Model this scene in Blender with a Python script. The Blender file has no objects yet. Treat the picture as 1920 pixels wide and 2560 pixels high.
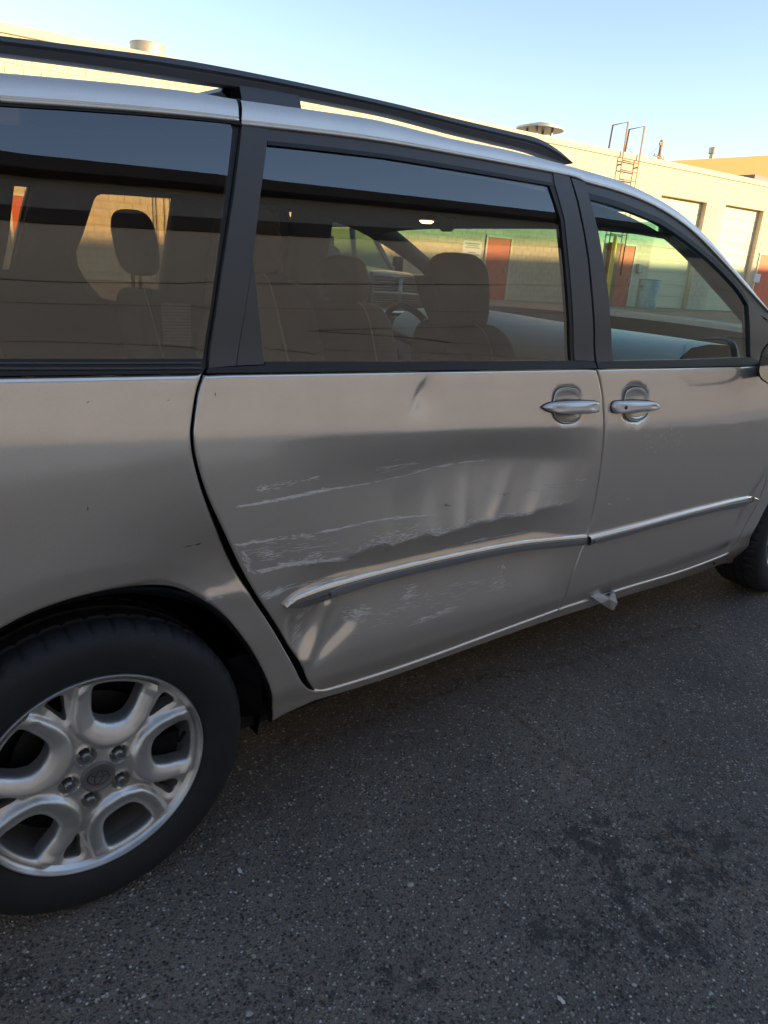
import bpy, bmesh, math, random
import numpy as np
from mathutils import Vector, Matrix
from mathutils.geometry import delaunay_2d_cdt

random.seed(7)
SC = bpy.context.scene
COL = SC.collection
rad = math.radians

# ------------------------------------------------------------------ camera
CAMP = np.array([-0.3262, -1.2746, 1.3783])
YAW, PITCH, ROLL, FPX = rad(38.604), rad(18.721), rad(4.035), 1783.0
_f = np.array([math.sin(YAW) * math.cos(PITCH), math.cos(YAW) * math.cos(PITCH), -math.sin(PITCH)])
_r = np.array([math.cos(YAW), -math.sin(YAW), 0.0])
_u = np.cross(_r, _f)
_r, _u = math.cos(ROLL) * _r + math.sin(ROLL) * _u, -math.sin(ROLL) * _r + math.cos(ROLL) * _u
cam = bpy.data.cameras.new('camera')
cam.sensor_fit = 'VERTICAL'
cam.sensor_height = 36.0
cam.lens = 36.0 * FPX / 2560.0
cam.clip_start = 0.02
cam.clip_end = 2000
cam_o = bpy.data.objects.new('camera', cam)
COL.objects.link(cam_o)
M4 = Matrix.Identity(4)
for i in range(3):
    M4[i][0], M4[i][1], M4[i][2], M4[i][3] = _r[i], _u[i], -_f[i], CAMP[i]
cam_o.matrix_world = M4
SC.camera = cam_o

# ------------------------------------------------------------------ sky, sun, exposure
SUN_EL, SUN_AZ = rad(13.5), rad(147.0)       # azimuth from +Y towards +X
w = bpy.data.worlds.new('World')
SC.world = w
w.use_nodes = True
sky = w.node_tree.nodes.new('ShaderNodeTexSky')
sky.sky_type = 'NISHITA'
sky.sun_disc = False
sky.sun_elevation = SUN_EL
sky.sun_rotation = SUN_AZ
sky.air_density = 1.0
sky.dust_density = 0.0
sky.ozone_density = 1.8
tint = w.node_tree.nodes.new('ShaderNodeMix')          # warm white balance of the phone camera
tint.data_type = 'RGBA'
tint.blend_type = 'MULTIPLY'
tint.inputs['Factor'].default_value = 1.0
tint.inputs['B'].default_value = (1.16, 1.0, 0.93, 1)
w.node_tree.links.new(sky.outputs[0], tint.inputs['A'])
w.node_tree.links.new(tint.outputs['Result'], w.node_tree.nodes['Background'].inputs[0])
w.node_tree.nodes['Background'].inputs[1].default_value = 0.115
sl = bpy.data.lights.new('sun', 'SUN')
sl.energy = 4.0
sl.angle = rad(0.55)
sl.color = (1.0, 0.74, 0.40)
so = bpy.data.objects.new('sun', sl)
COL.objects.link(so)
sd = Vector((math.sin(SUN_AZ) * math.cos(SUN_EL), math.cos(SUN_AZ) * math.cos(SUN_EL), math.sin(SUN_EL)))
so.rotation_euler = sd.to_track_quat('Z', 'Y').to_euler()
so.location = (0, -20, 15)
SC.view_settings.view_transform = 'Standard'
SC.view_settings.look = 'None'
SC.view_settings.exposure = 1.65
SC.view_settings.gamma = 1.0
SC.view_settings.use_curve_mapping = False
SC.render.engine = 'CYCLES'
SC.cycles.max_bounces = 10
SC.cycles.transparent_max_bounces = 12
SC.cycles.transmission_bounces = 6
SC.cycles.caustics_reflective = False
SC.cycles.caustics_refractive = False
SC.cycles.use_denoising = True

# ------------------------------------------------------------------ geometry helpers
def ray(px, py):
    return _f + _r * (px - 960.0) / FPX + _u * (1280.0 - py) / FPX
def aty(px, py, y):
    d = ray(px, py)
    return CAMP + d * (y - CAMP[1]) / d[1]
def atz(px, py, z):
    d = ray(px, py)
    return CAMP + d * (z - CAMP[2]) / d[2]

def link(name, me, mat=None, parent=None, smooth=True, kind=None):
    o = bpy.data.objects.new(name, me)
    COL.objects.link(o)
    if mat is not None and not me.materials:
        me.materials.append(mat)
    if smooth:
        me.polygons.foreach_set('use_smooth', [True] * len(me.polygons))
    if parent is not None:
        o.parent = parent
        if parent.name in INV:
            o.matrix_parent_inverse = INV[parent.name]
    if kind:
        o['kind'] = kind
    return o
INV = {}

def thing(name, label, cat, loc=(0, 0, 0), rz=0.0, group=None, world=False):
    """an Empty at the base of a thing; world=True: its parts are given in world coordinates"""
    o = bpy.data.objects.new(name, None)
    COL.objects.link(o)
    o.empty_display_size = 0.2
    o.location = loc
    o.rotation_euler = (0, 0, rz)
    o['label'] = label
    o['category'] = cat
    if group:
        o['group'] = group
    if world:
        INV[o.name] = (Matrix.Translation(loc) @ Matrix.Rotation(rz, 4, 'Z')).inverted()
    return o
def tag(o, label, cat, group=None, kind=None):
    o['label'] = label
    o['category'] = cat
    if group:
        o['group'] = group
    if kind:
        o['kind'] = kind
    return o

def pydata(verts, faces):
    me = bpy.data.meshes.new('mesh')
    me.from_pydata([tuple(map(float, v)) for v in verts], [], [tuple(int(i) for i in f) for f in faces])
    me.update()
    return me

class MB:
    """collects shapes into one mesh"""
    def __init__(self):
        self.bm = bmesh.new()
    def add(self, verts, faces):
        vs = [self.bm.verts.new(Vector([float(c) for c in v])) for v in verts]
        for f in faces:
            try:
                self.bm.faces.new([vs[i] for i in f])
            except ValueError:
                pass
        return vs
    def box(self, c, s, bevel=0.0, rz=0.0, segs=2, m=None):
        t = bmesh.new()
        bmesh.ops.create_cube(t, size=1.0)
        for v in t.verts:
            v.co = Vector((v.co.x * s[0], v.co.y * s[1], v.co.z * s[2]))
        if bevel > 0:
            bmesh.ops.bevel(t, geom=list(t.edges), offset=bevel, segments=segs, affect='EDGES', profile=0.5)
        X = Matrix.Translation(c) @ Matrix.Rotation(rz, 4, 'Z')
        if m is not None:
            X = m @ X
        t.verts.index_update()
        self.add([X @ v.co for v in t.verts], [[v.index for v in f.verts] for f in t.faces])
        t.free()
        return self
    def tube(self, pts, r, seg=10, caps=True, flat=1.0):
        pts = [Vector(p) for p in pts]
        rs = r if isinstance(r, (list, tuple)) else [r] * len(pts)
        rings = []
        up = Vector((0, 0, 1))
        for i, p in enumerate(pts):
            t = (pts[min(i + 1, len(pts) - 1)] - pts[max(i - 1, 0)]).normalized()
            a = t.cross(up)
            if a.length < 1e-3:
                a = t.cross(Vector((0, 1, 0)))
            a.normalize()
            b = a.cross(t).normalized()
            rings.append([p + a * rs[i] * math.cos(2 * math.pi * k / seg) + b * rs[i] * flat * math.sin(2 * math.pi * k / seg) for k in range(seg)])
        vs = [v for rg in rings for v in rg]
        fs = []
        for i in range(len(rings) - 1):
            for k in range(seg):
                k2 = (k + 1) % seg
                fs.append([i * seg + k, i * seg + k2, (i + 1) * seg + k2, (i + 1) * seg + k])
        if caps:
            fs.append(list(range(seg))[::-1])
            fs.append([(len(rings) - 1) * seg + k for k in range(seg)])
        self.add(vs, fs)
        return self
    def lathe(self, prof, seg=48, axis='Z', c=(0, 0, 0), closed=False):
        """prof: list of (radius, height)"""
        vs, fs = [], []
        n = len(prof)
        for k in range(seg):
            a = 2 * math.pi * k / seg
            for (r, h) in prof:
                x, y = r * math.cos(a), r * math.sin(a)
                if axis == 'Z':
                    p = (x, y, h)
                elif axis == 'Y':
                    p = (x, h, y)
                else:
                    p = (h, x, y)
                vs.append((p[0] + c[0], p[1] + c[1], p[2] + c[2]))
        m = n if closed else n - 1
        for k in range(seg):
            k2 = (k + 1) % seg
            for i in range(m):
                j = (i + 1) % n
                fs.append([k * n + i, k * n + j, k2 * n + j, k2 * n + i])
        self.add(vs, fs)
        return self
    def grid(self, P, closed_u=False, closed_v=False):
        nu, nv = len(P), len(P[0])
        vs = [p for row in P for p in row]
        fs = []
        for i in range(nu if closed_u else nu - 1):
            for j in range(nv if closed_v else nv - 1):
                i2, j2 = (i + 1) % nu, (j + 1) % nv
                fs.append([i * nv + j, i2 * nv + j, i2 * nv + j2, i * nv + j2])
        self.add(vs, fs)
        return self
    def build(self, name, mat=None, parent=None, smooth=True, kind=None, weld=0.0, angle=None):
        if weld > 0:
            bmesh.ops.remove_doubles(self.bm, verts=self.bm.verts, dist=weld)
        bmesh.ops.recalc_face_normals(self.bm, faces=self.bm.faces)
        me = bpy.data.meshes.new(name)
        self.bm.to_mesh(me)
        self.bm.free()
        o = link(name, me, mat, parent, smooth, kind)
        if smooth and angle:
            me.set_sharp_from_angle(angle=rad(angle))
        return o

def catmull(pts, n=8):
    """smooth a polyline through its points"""
    pts = [np.array(p, float) for p in pts]
    out = []
    for i in range(len(pts) - 1):
        p0 = pts[max(i - 1, 0)]
        p1, p2 = pts[i], pts[i + 1]
        p3 = pts[min(i + 2, len(pts) - 1)]
        for k in range(n):
            t = k / n
            out.append(0.5 * ((2 * p1) + (-p0 + p2) * t + (2 * p0 - 5 * p1 + 4 * p2 - p3) * t * t + (-p0 + 3 * p1 - 3 * p2 + p3) * t ** 3))
    out.append(pts[-1])
    return out
def resample(pts, n):
    pts = np.array(pts, float)
    d = np.concatenate([[0], np.cumsum(np.linalg.norm(np.diff(pts, axis=0), axis=1))])
    t = np.linspace(0, d[-1], n)
    return np.stack([np.interp(t, d, pts[:, k]) for k in range(pts.shape[1])], 1)
def smooth01(a, b, x):
    t = np.clip((x - a) / (b - a), 0, 1)
    return t * t * (3 - 2 * t)

# ------------------------------------------------------------------ materials
def mat(name):
    m = bpy.data.materials.new(name)
    m.use_nodes = True
    nt = m.node_tree
    return m, nt, nt.nodes['Principled BSDF']
def N(nt, typ, **kw):
    n = nt.nodes.new(typ)
    for k, v in kw.items():
        if k.startswith('i_'):
            n.inputs[k[2:].replace('_', ' ')].default_value = v
        else:
            setattr(n, k, v)
    return n
def L(nt, a, b):
    nt.links.new(a, b)
def simple(name, col, rough=0.5, metal=0.0, coat=0.0, spec=None, bump=0.0, bscale=60.0, vary=0.0, vscale=3.0):
    m, nt, b = mat(name)
    b.inputs['Base Color'].default_value = (*col, 1)
    b.inputs['Roughness'].default_value = rough
    b.inputs['Metallic'].default_value = metal
    b.inputs['Coat Weight'].default_value = coat
    b.inputs['Coat Roughness'].default_value = 0.05
    if spec is not None:
        b.inputs['Specular IOR Level'].default_value = spec
    tc = N(nt, 'ShaderNodeTexCoord')
    if bump > 0:
        no = N(nt, 'ShaderNodeTexNoise')
        no.inputs['Scale'].default_value = bscale
        no.inputs['Detail'].default_value = 5
        bp = N(nt, 'ShaderNodeBump')
        bp.inputs['Strength'].default_value = bump
        bp.inputs['Distance'].default_value = 0.01
        L(nt, tc.outputs['Object'], no.inputs['Vector'])
        L(nt, no.outputs['Fac'], bp.inputs['Height'])
        L(nt, bp.outputs['Normal'], b.inputs['Normal'])
    if vary > 0:
        no = N(nt, 'ShaderNodeTexNoise')
        no.inputs['Scale'].default_value = vscale
        no.inputs['Detail'].default_value = 6
        no.inputs['Roughness'].default_value = 0.65
        mr = N(nt, 'ShaderNodeMapRange')
        mr.inputs['From Min'].default_value = 0.3
        mr.inputs['From Max'].default_value = 0.7
        mr.inputs['To Min'].default_value = 1 - vary
        mr.inputs['To Max'].default_value = 1 + vary
        mx = N(nt, 'ShaderNodeMix', data_type='RGBA', blend_type='MULTIPLY')
        mx.inputs['Factor'].default_value = 1.0
        mx.inputs['A'].default_value = (*col, 1)
        L(nt, tc.outputs['Object'], no.inputs['Vector'])
        L(nt, no.outputs['Fac'], mr.inputs['Value'])
        L(nt, mr.outputs['Result'], mx.inputs['B'])
        L(nt, mx.outputs['Result'], b.inputs['Base Color'])
    return m
def ramp(nt, stops, interp='LINEAR'):
    r = N(nt, 'ShaderNodeValToRGB')
    cr = r.color_ramp
    cr.interpolation = interp
    while len(cr.elements) < len(stops):
        cr.elements.new(0.5)
    for e, (p, c) in zip(cr.elements, stops):
        e.position = p
        e.color = (*c, 1) if len(c) == 3 else c
    return r

def paint_material():
    m, nt, b = mat('champagne_silver_paint')
    tc = N(nt, 'ShaderNodeTexCoord')
    dust = N(nt, 'ShaderNodeTexNoise', i_Scale=2.2, i_Detail=7.0, i_Roughness=0.62)
    L(nt, tc.outputs['Object'], dust.inputs['Vector'])
    rr = N(nt, 'ShaderNodeMapRange')
    rr.inputs['From Min'].default_value = 0.3
    rr.inputs['From Max'].default_value = 0.7
    rr.inputs['To Min'].default_value = 0.10
    rr.inputs['To Max'].default_value = 0.16
    L(nt, dust.outputs['Fac'], rr.inputs['Value'])
    L(nt, rr.outputs['Result'], b.inputs['Roughness'])
    flake = N(nt, 'ShaderNodeTexNoise', i_Scale=900.0, i_Detail=2.0)
    L(nt, tc.outputs['Object'], flake.inputs['Vector'])
    cr = ramp(nt, [(0.3, (0.76, 0.69, 0.605)), (0.7, (0.86, 0.785, 0.695))])
    L(nt, flake.outputs['Fac'], cr.inputs['Fac'])
    L(nt, cr.outputs['Color'], b.inputs['Base Color'])
    dn = N(nt, 'ShaderNodeTexNoise', i_Scale=7.0, i_Detail=9.0, i_Roughness=0.72)
    L(nt, tc.outputs['Object'], dn.inputs['Vector'])
    dm = N(nt, 'ShaderNodeMapRange')
    dm.inputs['From Min'].default_value = 0.42
    dm.inputs['From Max'].default_value = 0.72
    dm.inputs['To Min'].default_value = 0.02
    dm.inputs['To Max'].default_value = 0.16
    L(nt, dn.outputs['Fac'], dm.inputs['Value'])
    b.inputs['Metallic'].default_value = 0.85
    b.inputs['Coat Weight'].default_value = 1.0
    b.inputs['Coat Roughness'].default_value = 0.02
    b.inputs['Coat IOR'].default_value = 1.6
    b2 = N(nt, 'ShaderNodeBsdfPrincipled')
    L(nt, cr.outputs['Color'], b2.inputs['Base Color'])
    b2.inputs['Metallic'].default_value = 0.75
    b2.inputs['Roughness'].default_value = 0.52
    mx = N(nt, 'ShaderNodeMixShader')
    mx.inputs[0].default_value = 0.38
    L(nt, b.outputs[0], mx.inputs[1])
    L(nt, b2.outputs[0], mx.inputs[2])
    df = N(nt, 'ShaderNodeBsdfDiffuse')
    df.inputs['Color'].default_value = (0.34, 0.30, 0.26, 1)
    mx3 = N(nt, 'ShaderNodeMixShader')
    L(nt, dm.outputs['Result'], mx3.inputs[0])
    L(nt, mx.outputs[0], mx3.inputs[1])
    L(nt, df.outputs[0], mx3.inputs[2])
    L(nt, mx3.outputs[0], nt.nodes['Material Output'].inputs['Surface'])
    return m
PAINT = paint_material()
TRIM = simple('satin_black_trim', (0.075, 0.072, 0.070), 0.38, bump=0.03, bscale=500)
SEAL = simple('black_rubber_seal', (0.012, 0.012, 0.013), 0.5)
DARK = simple('dark_cavity', (0.008, 0.008, 0.009), 0.9)
CHROME = simple('chrome', (0.86, 0.82, 0.76), 0.07, 1.0)
SATIN = simple('grey_molding_insert', (0.24, 0.24, 0.235), 0.35, 0.15, coat=0.2)
ALLOY = simple('silver_alloy', (0.72, 0.70, 0.67), 0.43, 0.9, coat=0.1, bump=0.04, bscale=30, vary=0.10, vscale=14)
RUBBER = simple('tyre_rubber', (0.016, 0.016, 0.017), 0.72, bump=0.15, bscale=180, vary=0.25, vscale=9)
LINER = simple('wheel_liner_plastic', (0.006, 0.006, 0.006), 0.9, spec=0.1, bump=0.2, bscale=40)
STEEL = simple('dark_steel', (0.05, 0.046, 0.043), 0.5, 0.8, vary=0.2)
RAILM = simple('black_rail_plastic', (0.085, 0.09, 0.10), 0.40, bump=0.03, bscale=300)
FABRIC = simple('taupe_seat_fabric', (0.17, 0.145, 0.12), 0.85, bump=0.15, bscale=220, vary=0.1)
FABRIC_D = simple('dark_seat_fabric', (0.075, 0.07, 0.068), 0.85, bump=0.15, bscale=220, vary=0.1)
PIPING = simple('pale_seat_piping', (0.45, 0.40, 0.32), 0.6)
HEADL = simple('headliner_fabric', (0.16, 0.15, 0.145), 0.95, bump=0.1, bscale=300)
DASH = simple('dashboard_plastic', (0.33, 0.37, 0.39), 0.42, bump=0.05, bscale=400)
INNER = simple('interior_plastic', (0.10, 0.092, 0.085), 0.6, bump=0.05, bscale=300)
STRAP = simple('seat_belt_webbing', (0.02, 0.02, 0.022), 0.7)
SCUFF = simple('bare_scuffed_paint', (0.78, 0.75, 0.70), 0.7)

def schlick(nt, f0):
    lw = N(nt, 'ShaderNodeLayerWeight')
    lw.inputs['Blend'].default_value = 0.5
    pw = N(nt, 'ShaderNodeMath', operation='POWER')
    pw.inputs[1].default_value = 5.0
    L(nt, lw.outputs['Facing'], pw.inputs[0])
    mr = N(nt, 'ShaderNodeMapRange')
    mr.inputs['To Min'].default_value = f0
    L(nt, pw.outputs[0], mr.inputs['Value'])
    return mr.outputs['Result']
def glass(name, tint, ior, rough=0.0):
    m, nt, b = mat(name)
    nt.nodes.remove(b)
    out = nt.nodes['Material Output']
    tr = N(nt, 'ShaderNodeBsdfTransparent')
    tr.inputs['Color'].default_value = (*tint, 1)
    gl = N(nt, 'ShaderNodeBsdfAnisotropic')
    gl.inputs['Roughness'].default_value = rough
    gl.inputs['Color'].default_value = (1, 1, 1, 1)
    mx = N(nt, 'ShaderNodeMixShader')
    L(nt, schlick(nt, ior), mx.inputs[0])
    L(nt, tr.outputs[0], mx.inputs[1])
    L(nt, gl.outputs[0], mx.inputs[2])
    L(nt, mx.outputs[0], out.inputs['Surface'])
    return m
GLASS_T = glass('privacy_glass', (0.50, 0.47, 0.42), 0.11)
GLASS_C = glass('clear_door_glass', (0.66, 0.87, 0.85), 0.06)
GLASS_TF = glass('privacy_glass_thin', (0.66, 0.58, 0.42), 0.05)
GLASS_CF = glass('clear_glass_thin', (0.84, 0.86, 0.70), 0.04)

# ------------------------------------------------------------------ the van's side surface
VW = 1.93
_prof = np.array([
    (0.20, 0.120), (0.25, 0.085), (0.285, 0.062), (0.315, 0.050), (0.345, 0.042), (0.372, 0.030), (0.398, 0.0205), (0.43, 0.0165),
    (0.55, 0.008), (0.70, 0.002), (0.85, 0.000), (0.95, 0.0010), (1.00, 0.0022), (1.024, 0.0031), (1.036, 0.0044), (1.06, 0.0084), (1.11, 0.0172), (1.17, 0.0290),
    (1.185, 0.0345), (1.30, 0.0570), (1.45, 0.0910), (1.60, 0.1310), (1.645, 0.1450), (1.69, 0.1610), (1.73, 0.1790), (1.78, 0.2050)])
_pz, _py = _prof[:, 0], _prof[:, 1]
_dm = np.gradient(_py, _pz)
def _hermite(z):
    z = np.clip(z, _pz[0], _pz[-1])
    i = np.clip(np.searchsorted(_pz, z) - 1, 0, len(_pz) - 2)
    h = _pz[i + 1] - _pz[i]
    t = (z - _pz[i]) / h
    return ((2 * t ** 3 - 3 * t ** 2 + 1) * _py[i] + (t ** 3 - 2 * t ** 2 + t) * h * _dm[i]
            + (-2 * t ** 3 + 3 * t ** 2) * _py[i + 1] + (t ** 3 - t ** 2) * h * _dm[i + 1])
def side(x, z):
    """y of the sheet metal (undamaged) at x, z on the near side"""
    x = np.asarray(x, float)
    z = np.asarray(z, float)
    xb = np.clip(x, -0.6, 2.4)
    zb = 1.1725 - 0.0175 * xb          # belt
    zc = 1.066 - 0.057 * xb           # shoulder line
    z0 = 0.80
    zz = np.where(z < z0, z,
         np.where(z < zc, z0 + (z - z0) * (1.03 - z0) / (zc - z0),
         np.where(z < zb, 1.03 + (z - zc) * (1.17 - 1.03) / (zb - zc), z + 1.17 - zb)))
    y = _hermite(zz)
    y = y - 0.030 * np.clip(z - zb, 0, 1) * np.clip(x, 0, 2.2)
    y = y + 0.014 * np.clip(x - 1.5, 0, 9) ** 2 + 0.015 * np.clip(-0.2 - x, 0, 9) ** 2
    for xw in (0.0, 3.03):            # the arches roll inwards towards their lips
        r = np.hypot(x - xw, z - 0.34)
        y = y + 0.012 * np.clip((0.478 - r) / 0.07, 0, 1.2) ** 1.15 * smooth01(0.30, 0.5, z)
    return y
def Pv(pts, off=0.0):
    """points of the side surface seen at pixels of the photograph -> array of (x, z)"""
    a = np.asarray(pts, float).reshape(-1, 2)
    d = _f[None] + _r[None] * ((a[:, 0] - 960.0) / FPX)[:, None] + _u[None] * ((1280.0 - a[:, 1]) / FPX)[:, None]
    y = np.full(len(a), 0.05)
    for _ in range(40):
        p = CAMP[None] + d * ((y - CAMP[1]) / d[:, 1])[:, None]
        y = 0.4 * y + 0.6 * (side(p[:, 0], p[:, 2]) + off)
    return p[:, [0, 2]]
def P(px, py, off=0.0):
    p = Pv([(px, py)], off)[0]
    return (p[0], p[1])
def PL(pts, n=0, off=0.0):
    q = list(Pv(pts, off))
    return catmull(q, n) if n else q

# ---------------- collision damage (depth in metres, inwards positive) as a function of x, z
def linez(px_pts):
    q = Pv(px_pts)
    o = q[:, 0].argsort()
    return q[o, 0], q[o, 1]
_vx, _vz = linez([(583, 1268), (674, 1253), (820, 1229), (967, 1207), (1074, 1180), (1172, 1161), (1260, 1153), (1380, 1150), (1490, 1150)])
_rx, _rz = linez([(575, 1440), (648, 1430), (755, 1414), (853, 1403), (895, 1388), (940, 1368), (967, 1362), (985, 1369), (1038, 1349), (1071, 1338), (1097, 1344), (1168, 1320), (1207, 1309), (1233, 1306), (1253, 1297), (1325, 1291), (1351, 1277), (1426, 1262), (1461, 1236), (1490, 1206)])
_mx, _mz = linez([(640, 1530), (715, 1510), (768, 1481), (820, 1465), (951, 1432), (1123, 1392), (1286, 1359), (1461, 1336)])
_cx = np.array([-0.1, 1.55])
_cz = 1.066 - 0.057 * _cx
def seg_d(x, z, a, b):
    ax, az = a
    bx, bz = b
    dx, dz = bx - ax, bz - az
    t = np.clip(((x - ax) * dx + (z - az) * dz) / (dx * dx + dz * dz), 0, 1)
    return np.hypot(x - ax - t * dx, z - az - t * dz), t
_FL = [((a, P(*a)), (b, P(*b)), wd, h) for a, b, wd, h in [
    ((985, 1225), (983, 1362), 0.020, 0.0045), ((1100, 1195), (1096, 1340), 0.026, 0.0040), ((1180, 1180), (1160, 1318), 0.020, 0.0040),
    ((1290, 1180), (1233, 1304), 0.024, 0.0052), ((1380, 1200), (1330, 1288), 0.030, 0.0035), ((900, 1250), (890, 1385), 0.024, 0.0030)]]
_BUCK = (P(1072, 938), P(1018, 1035))
_STR = (P(1030, 1070), P(1030, 1190))
_LOW = P(770, 1590)
_LR1 = (P(832, 1525), P(776, 1650))
_LR2 = (P(735, 1560), P(742, 1650))
_LR3 = (P(880, 1560), P(790, 1650))
_Q = P(500, 1450)
_QF = (P(535, 1505), P(632, 1478))
_QD = P(500, 1440)
def dent_door(x, z):
    x = np.asarray(x, float)
    z = np.asarray(z, float)
    zv = np.interp(x, _vx, _vz)
    zr = np.interp(x, _rx, _rz)
    zm = np.interp(x, _mx, _mz)
    zc = np.interp(x, _cx, _cz) - 0.004
    wx = smooth01(0.30, 0.55, x) * (1 - smooth01(1.25, 1.52, x) * 0.75) * (1 - smooth01(1.44, 1.53, x))
    wtop = smooth01(0.30, 0.95, x)
    dv = 0.024 * wx * wtop ** 0.5
    dr = 0.006 * wx
    db = 0.030 * smooth01(0.35, 0.62, x) * (1 - smooth01(1.30, 1.50, x))
    def soft(t, k):       # 0..1 ramp with slightly rounded ends
        t = np.clip(t, 0, 1)
        return t + k * (smooth01(0, 1, t) - t)
    d = np.zeros_like(x)
    up = (z <= zc) & (z > zv)
    d = np.where(up, dv * soft((zc - z) / (zc - zv), 0.55), d)
    mid = (z <= zv) & (z > zr)
    d = np.where(mid, dv + (dr - dv) * np.clip((zv - z) / (zv - zr), 0, 1) ** 1.55, d)
    zb = zm - 0.030
    bd = (z <= zr) & (z > zb)
    d = np.where(bd, dr + (db - dr) * np.clip((zr - z) / np.maximum(zr - zb, 0.01), 0, 1) ** 0.75, d)
    lo = z <= zb
    d = np.where(lo, db * (1 - smooth01(0.0, 0.20, zb - z)), d)
    for (_, a), (_, b), wd, h in _FL:
        r, t = seg_d(x, z, a, b)
        d = d - 0.75 * h * (0.12 + 0.88 * t * t) * np.exp(-(r / wd) ** 2)
    r, t = seg_d(x, z, *_BUCK)
    (bx0, bz0), (bx1, bz1) = _BUCK
    bl = math.hypot(bx1 - bx0, bz1 - bz0)
    ux, uz = (bx1 - bx0) / bl, (bz1 - bz0) / bl
    tt = ((x - bx0) * ux + (z - bz0) * uz) / bl
    ss = (x - bx0) * -uz + (z - bz0) * ux          # positive towards lower right
    win = np.exp(-((tt - 0.42) / 0.42) ** 2)
    d = d + 0.0080 * win * (1 / (1 + np.exp(-np.clip(ss / 0.004, -40, 40)))) * np.exp(-np.clip(ss, 0, 9) / 0.07)
    d = d + 0.0030 * win * np.exp(-(ss / np.where(ss < 0, 0.055, 0.04)) ** 2)
    r, t = seg_d(x, z, *_STR)
    d = d - 0.0040 * np.exp(-(r / 0.045) ** 2)
    # lower rear corner folds
    r = np.hypot((x - _LOW[0]) / 0.085, (z - _LOW[1]) / 0.075)
    d = d + 0.020 * np.exp(-r ** 2)
    r, t = seg_d(x, z, *_LR1)
    d = d - 0.010 * np.exp(-(r / 0.017) ** 2)
    r, t = seg_d(x, z, *_LR2)
    d = d + 0.006 * np.exp(-(r / 0.013) ** 2)
    r, t = seg_d(x, z, *_LR3)
    d = d + 0.005 * np.exp(-(r / 0.02) ** 2)
    return d
def dent_quarter(x, z):
    x = np.asarray(x, float)
    z = np.asarray(z, float)
    r = np.hypot((x - _Q[0]) / 0.16, (z - _Q[1]) / 0.13)
    d = 0.033 * np.exp(-r ** 2)
    r = np.hypot((x - _QD[0]) / 0.075, (z - _QD[1]) / 0.05)
    d = d + 0.004 * np.exp(-r ** 2)
    r, t = seg_d(x, z, *_QF)
    below = np.where(z < np.interp(x, [_QF[0][0], _QF[1][0]], [_QF[0][1], _QF[1][1]]), 1.0, 0.0)
    d = d - 0.006 * np.exp(-(r / np.where(below > 0, 0.04, 0.014)) ** 2)
    return d
def none(x, z):
    return np.zeros_like(np.asarray(x, float))
def skin(x, z, dent=none):
    return side(x, z) + dent(x, z)

# ---------------- sheet panels cut out of the side surface
def inside(poly, pts):
    x, y = pts[:, 0], pts[:, 1]
    c = np.zeros(len(pts), bool)
    n = len(poly)
    j = n - 1
    for i in range(n):
        xi, yi = poly[i]
        xj, yj = poly[j]
        if yi != yj:
            c ^= ((yi > y) != (yj > y)) & (x < (xj - xi) * (y - yi) / (yj - yi) + xi)
        j = i
    return c
def poly_dist(poly, pts):
    d = np.full(len(pts), 9.0)
    for i in range(len(poly)):
        r, _ = seg_d(pts[:, 0], pts[:, 1], poly[i], poly[(i + 1) % len(poly)])
        d = np.minimum(d, r)
    return d
def densify(poly, step):
    out = []
    for i in range(len(poly)):
        a = np.array(poly[i], float)
        b = np.array(poly[(i + 1) % len(poly)], float)
        n = max(1, int(round(np.linalg.norm(b - a) / step)))
        for k in range(n):
            out.append(a + (b - a) * k / n)
    return out
def shrink(poly, g):
    """offset a closed polygon inwards by g"""
    p = np.array(poly, float)
    area = 0.5 * np.sum(p[:, 0] * np.roll(p[:, 1], -1) - np.roll(p[:, 0], -1) * p[:, 1])
    s = 1 if area > 0 else -1
    e = np.roll(p, -1, 0) - p
    e /= np.maximum(np.linalg.norm(e, axis=1, keepdims=True), 1e-9)
    nrm = np.stack([-e[:, 1], e[:, 0]], 1) * s
    n2 = nrm + np.roll(nrm, 1, 0)
    n2 /= np.maximum(np.linalg.norm(n2, axis=1, keepdims=True), 0.35)
    return p + n2 * g
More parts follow.
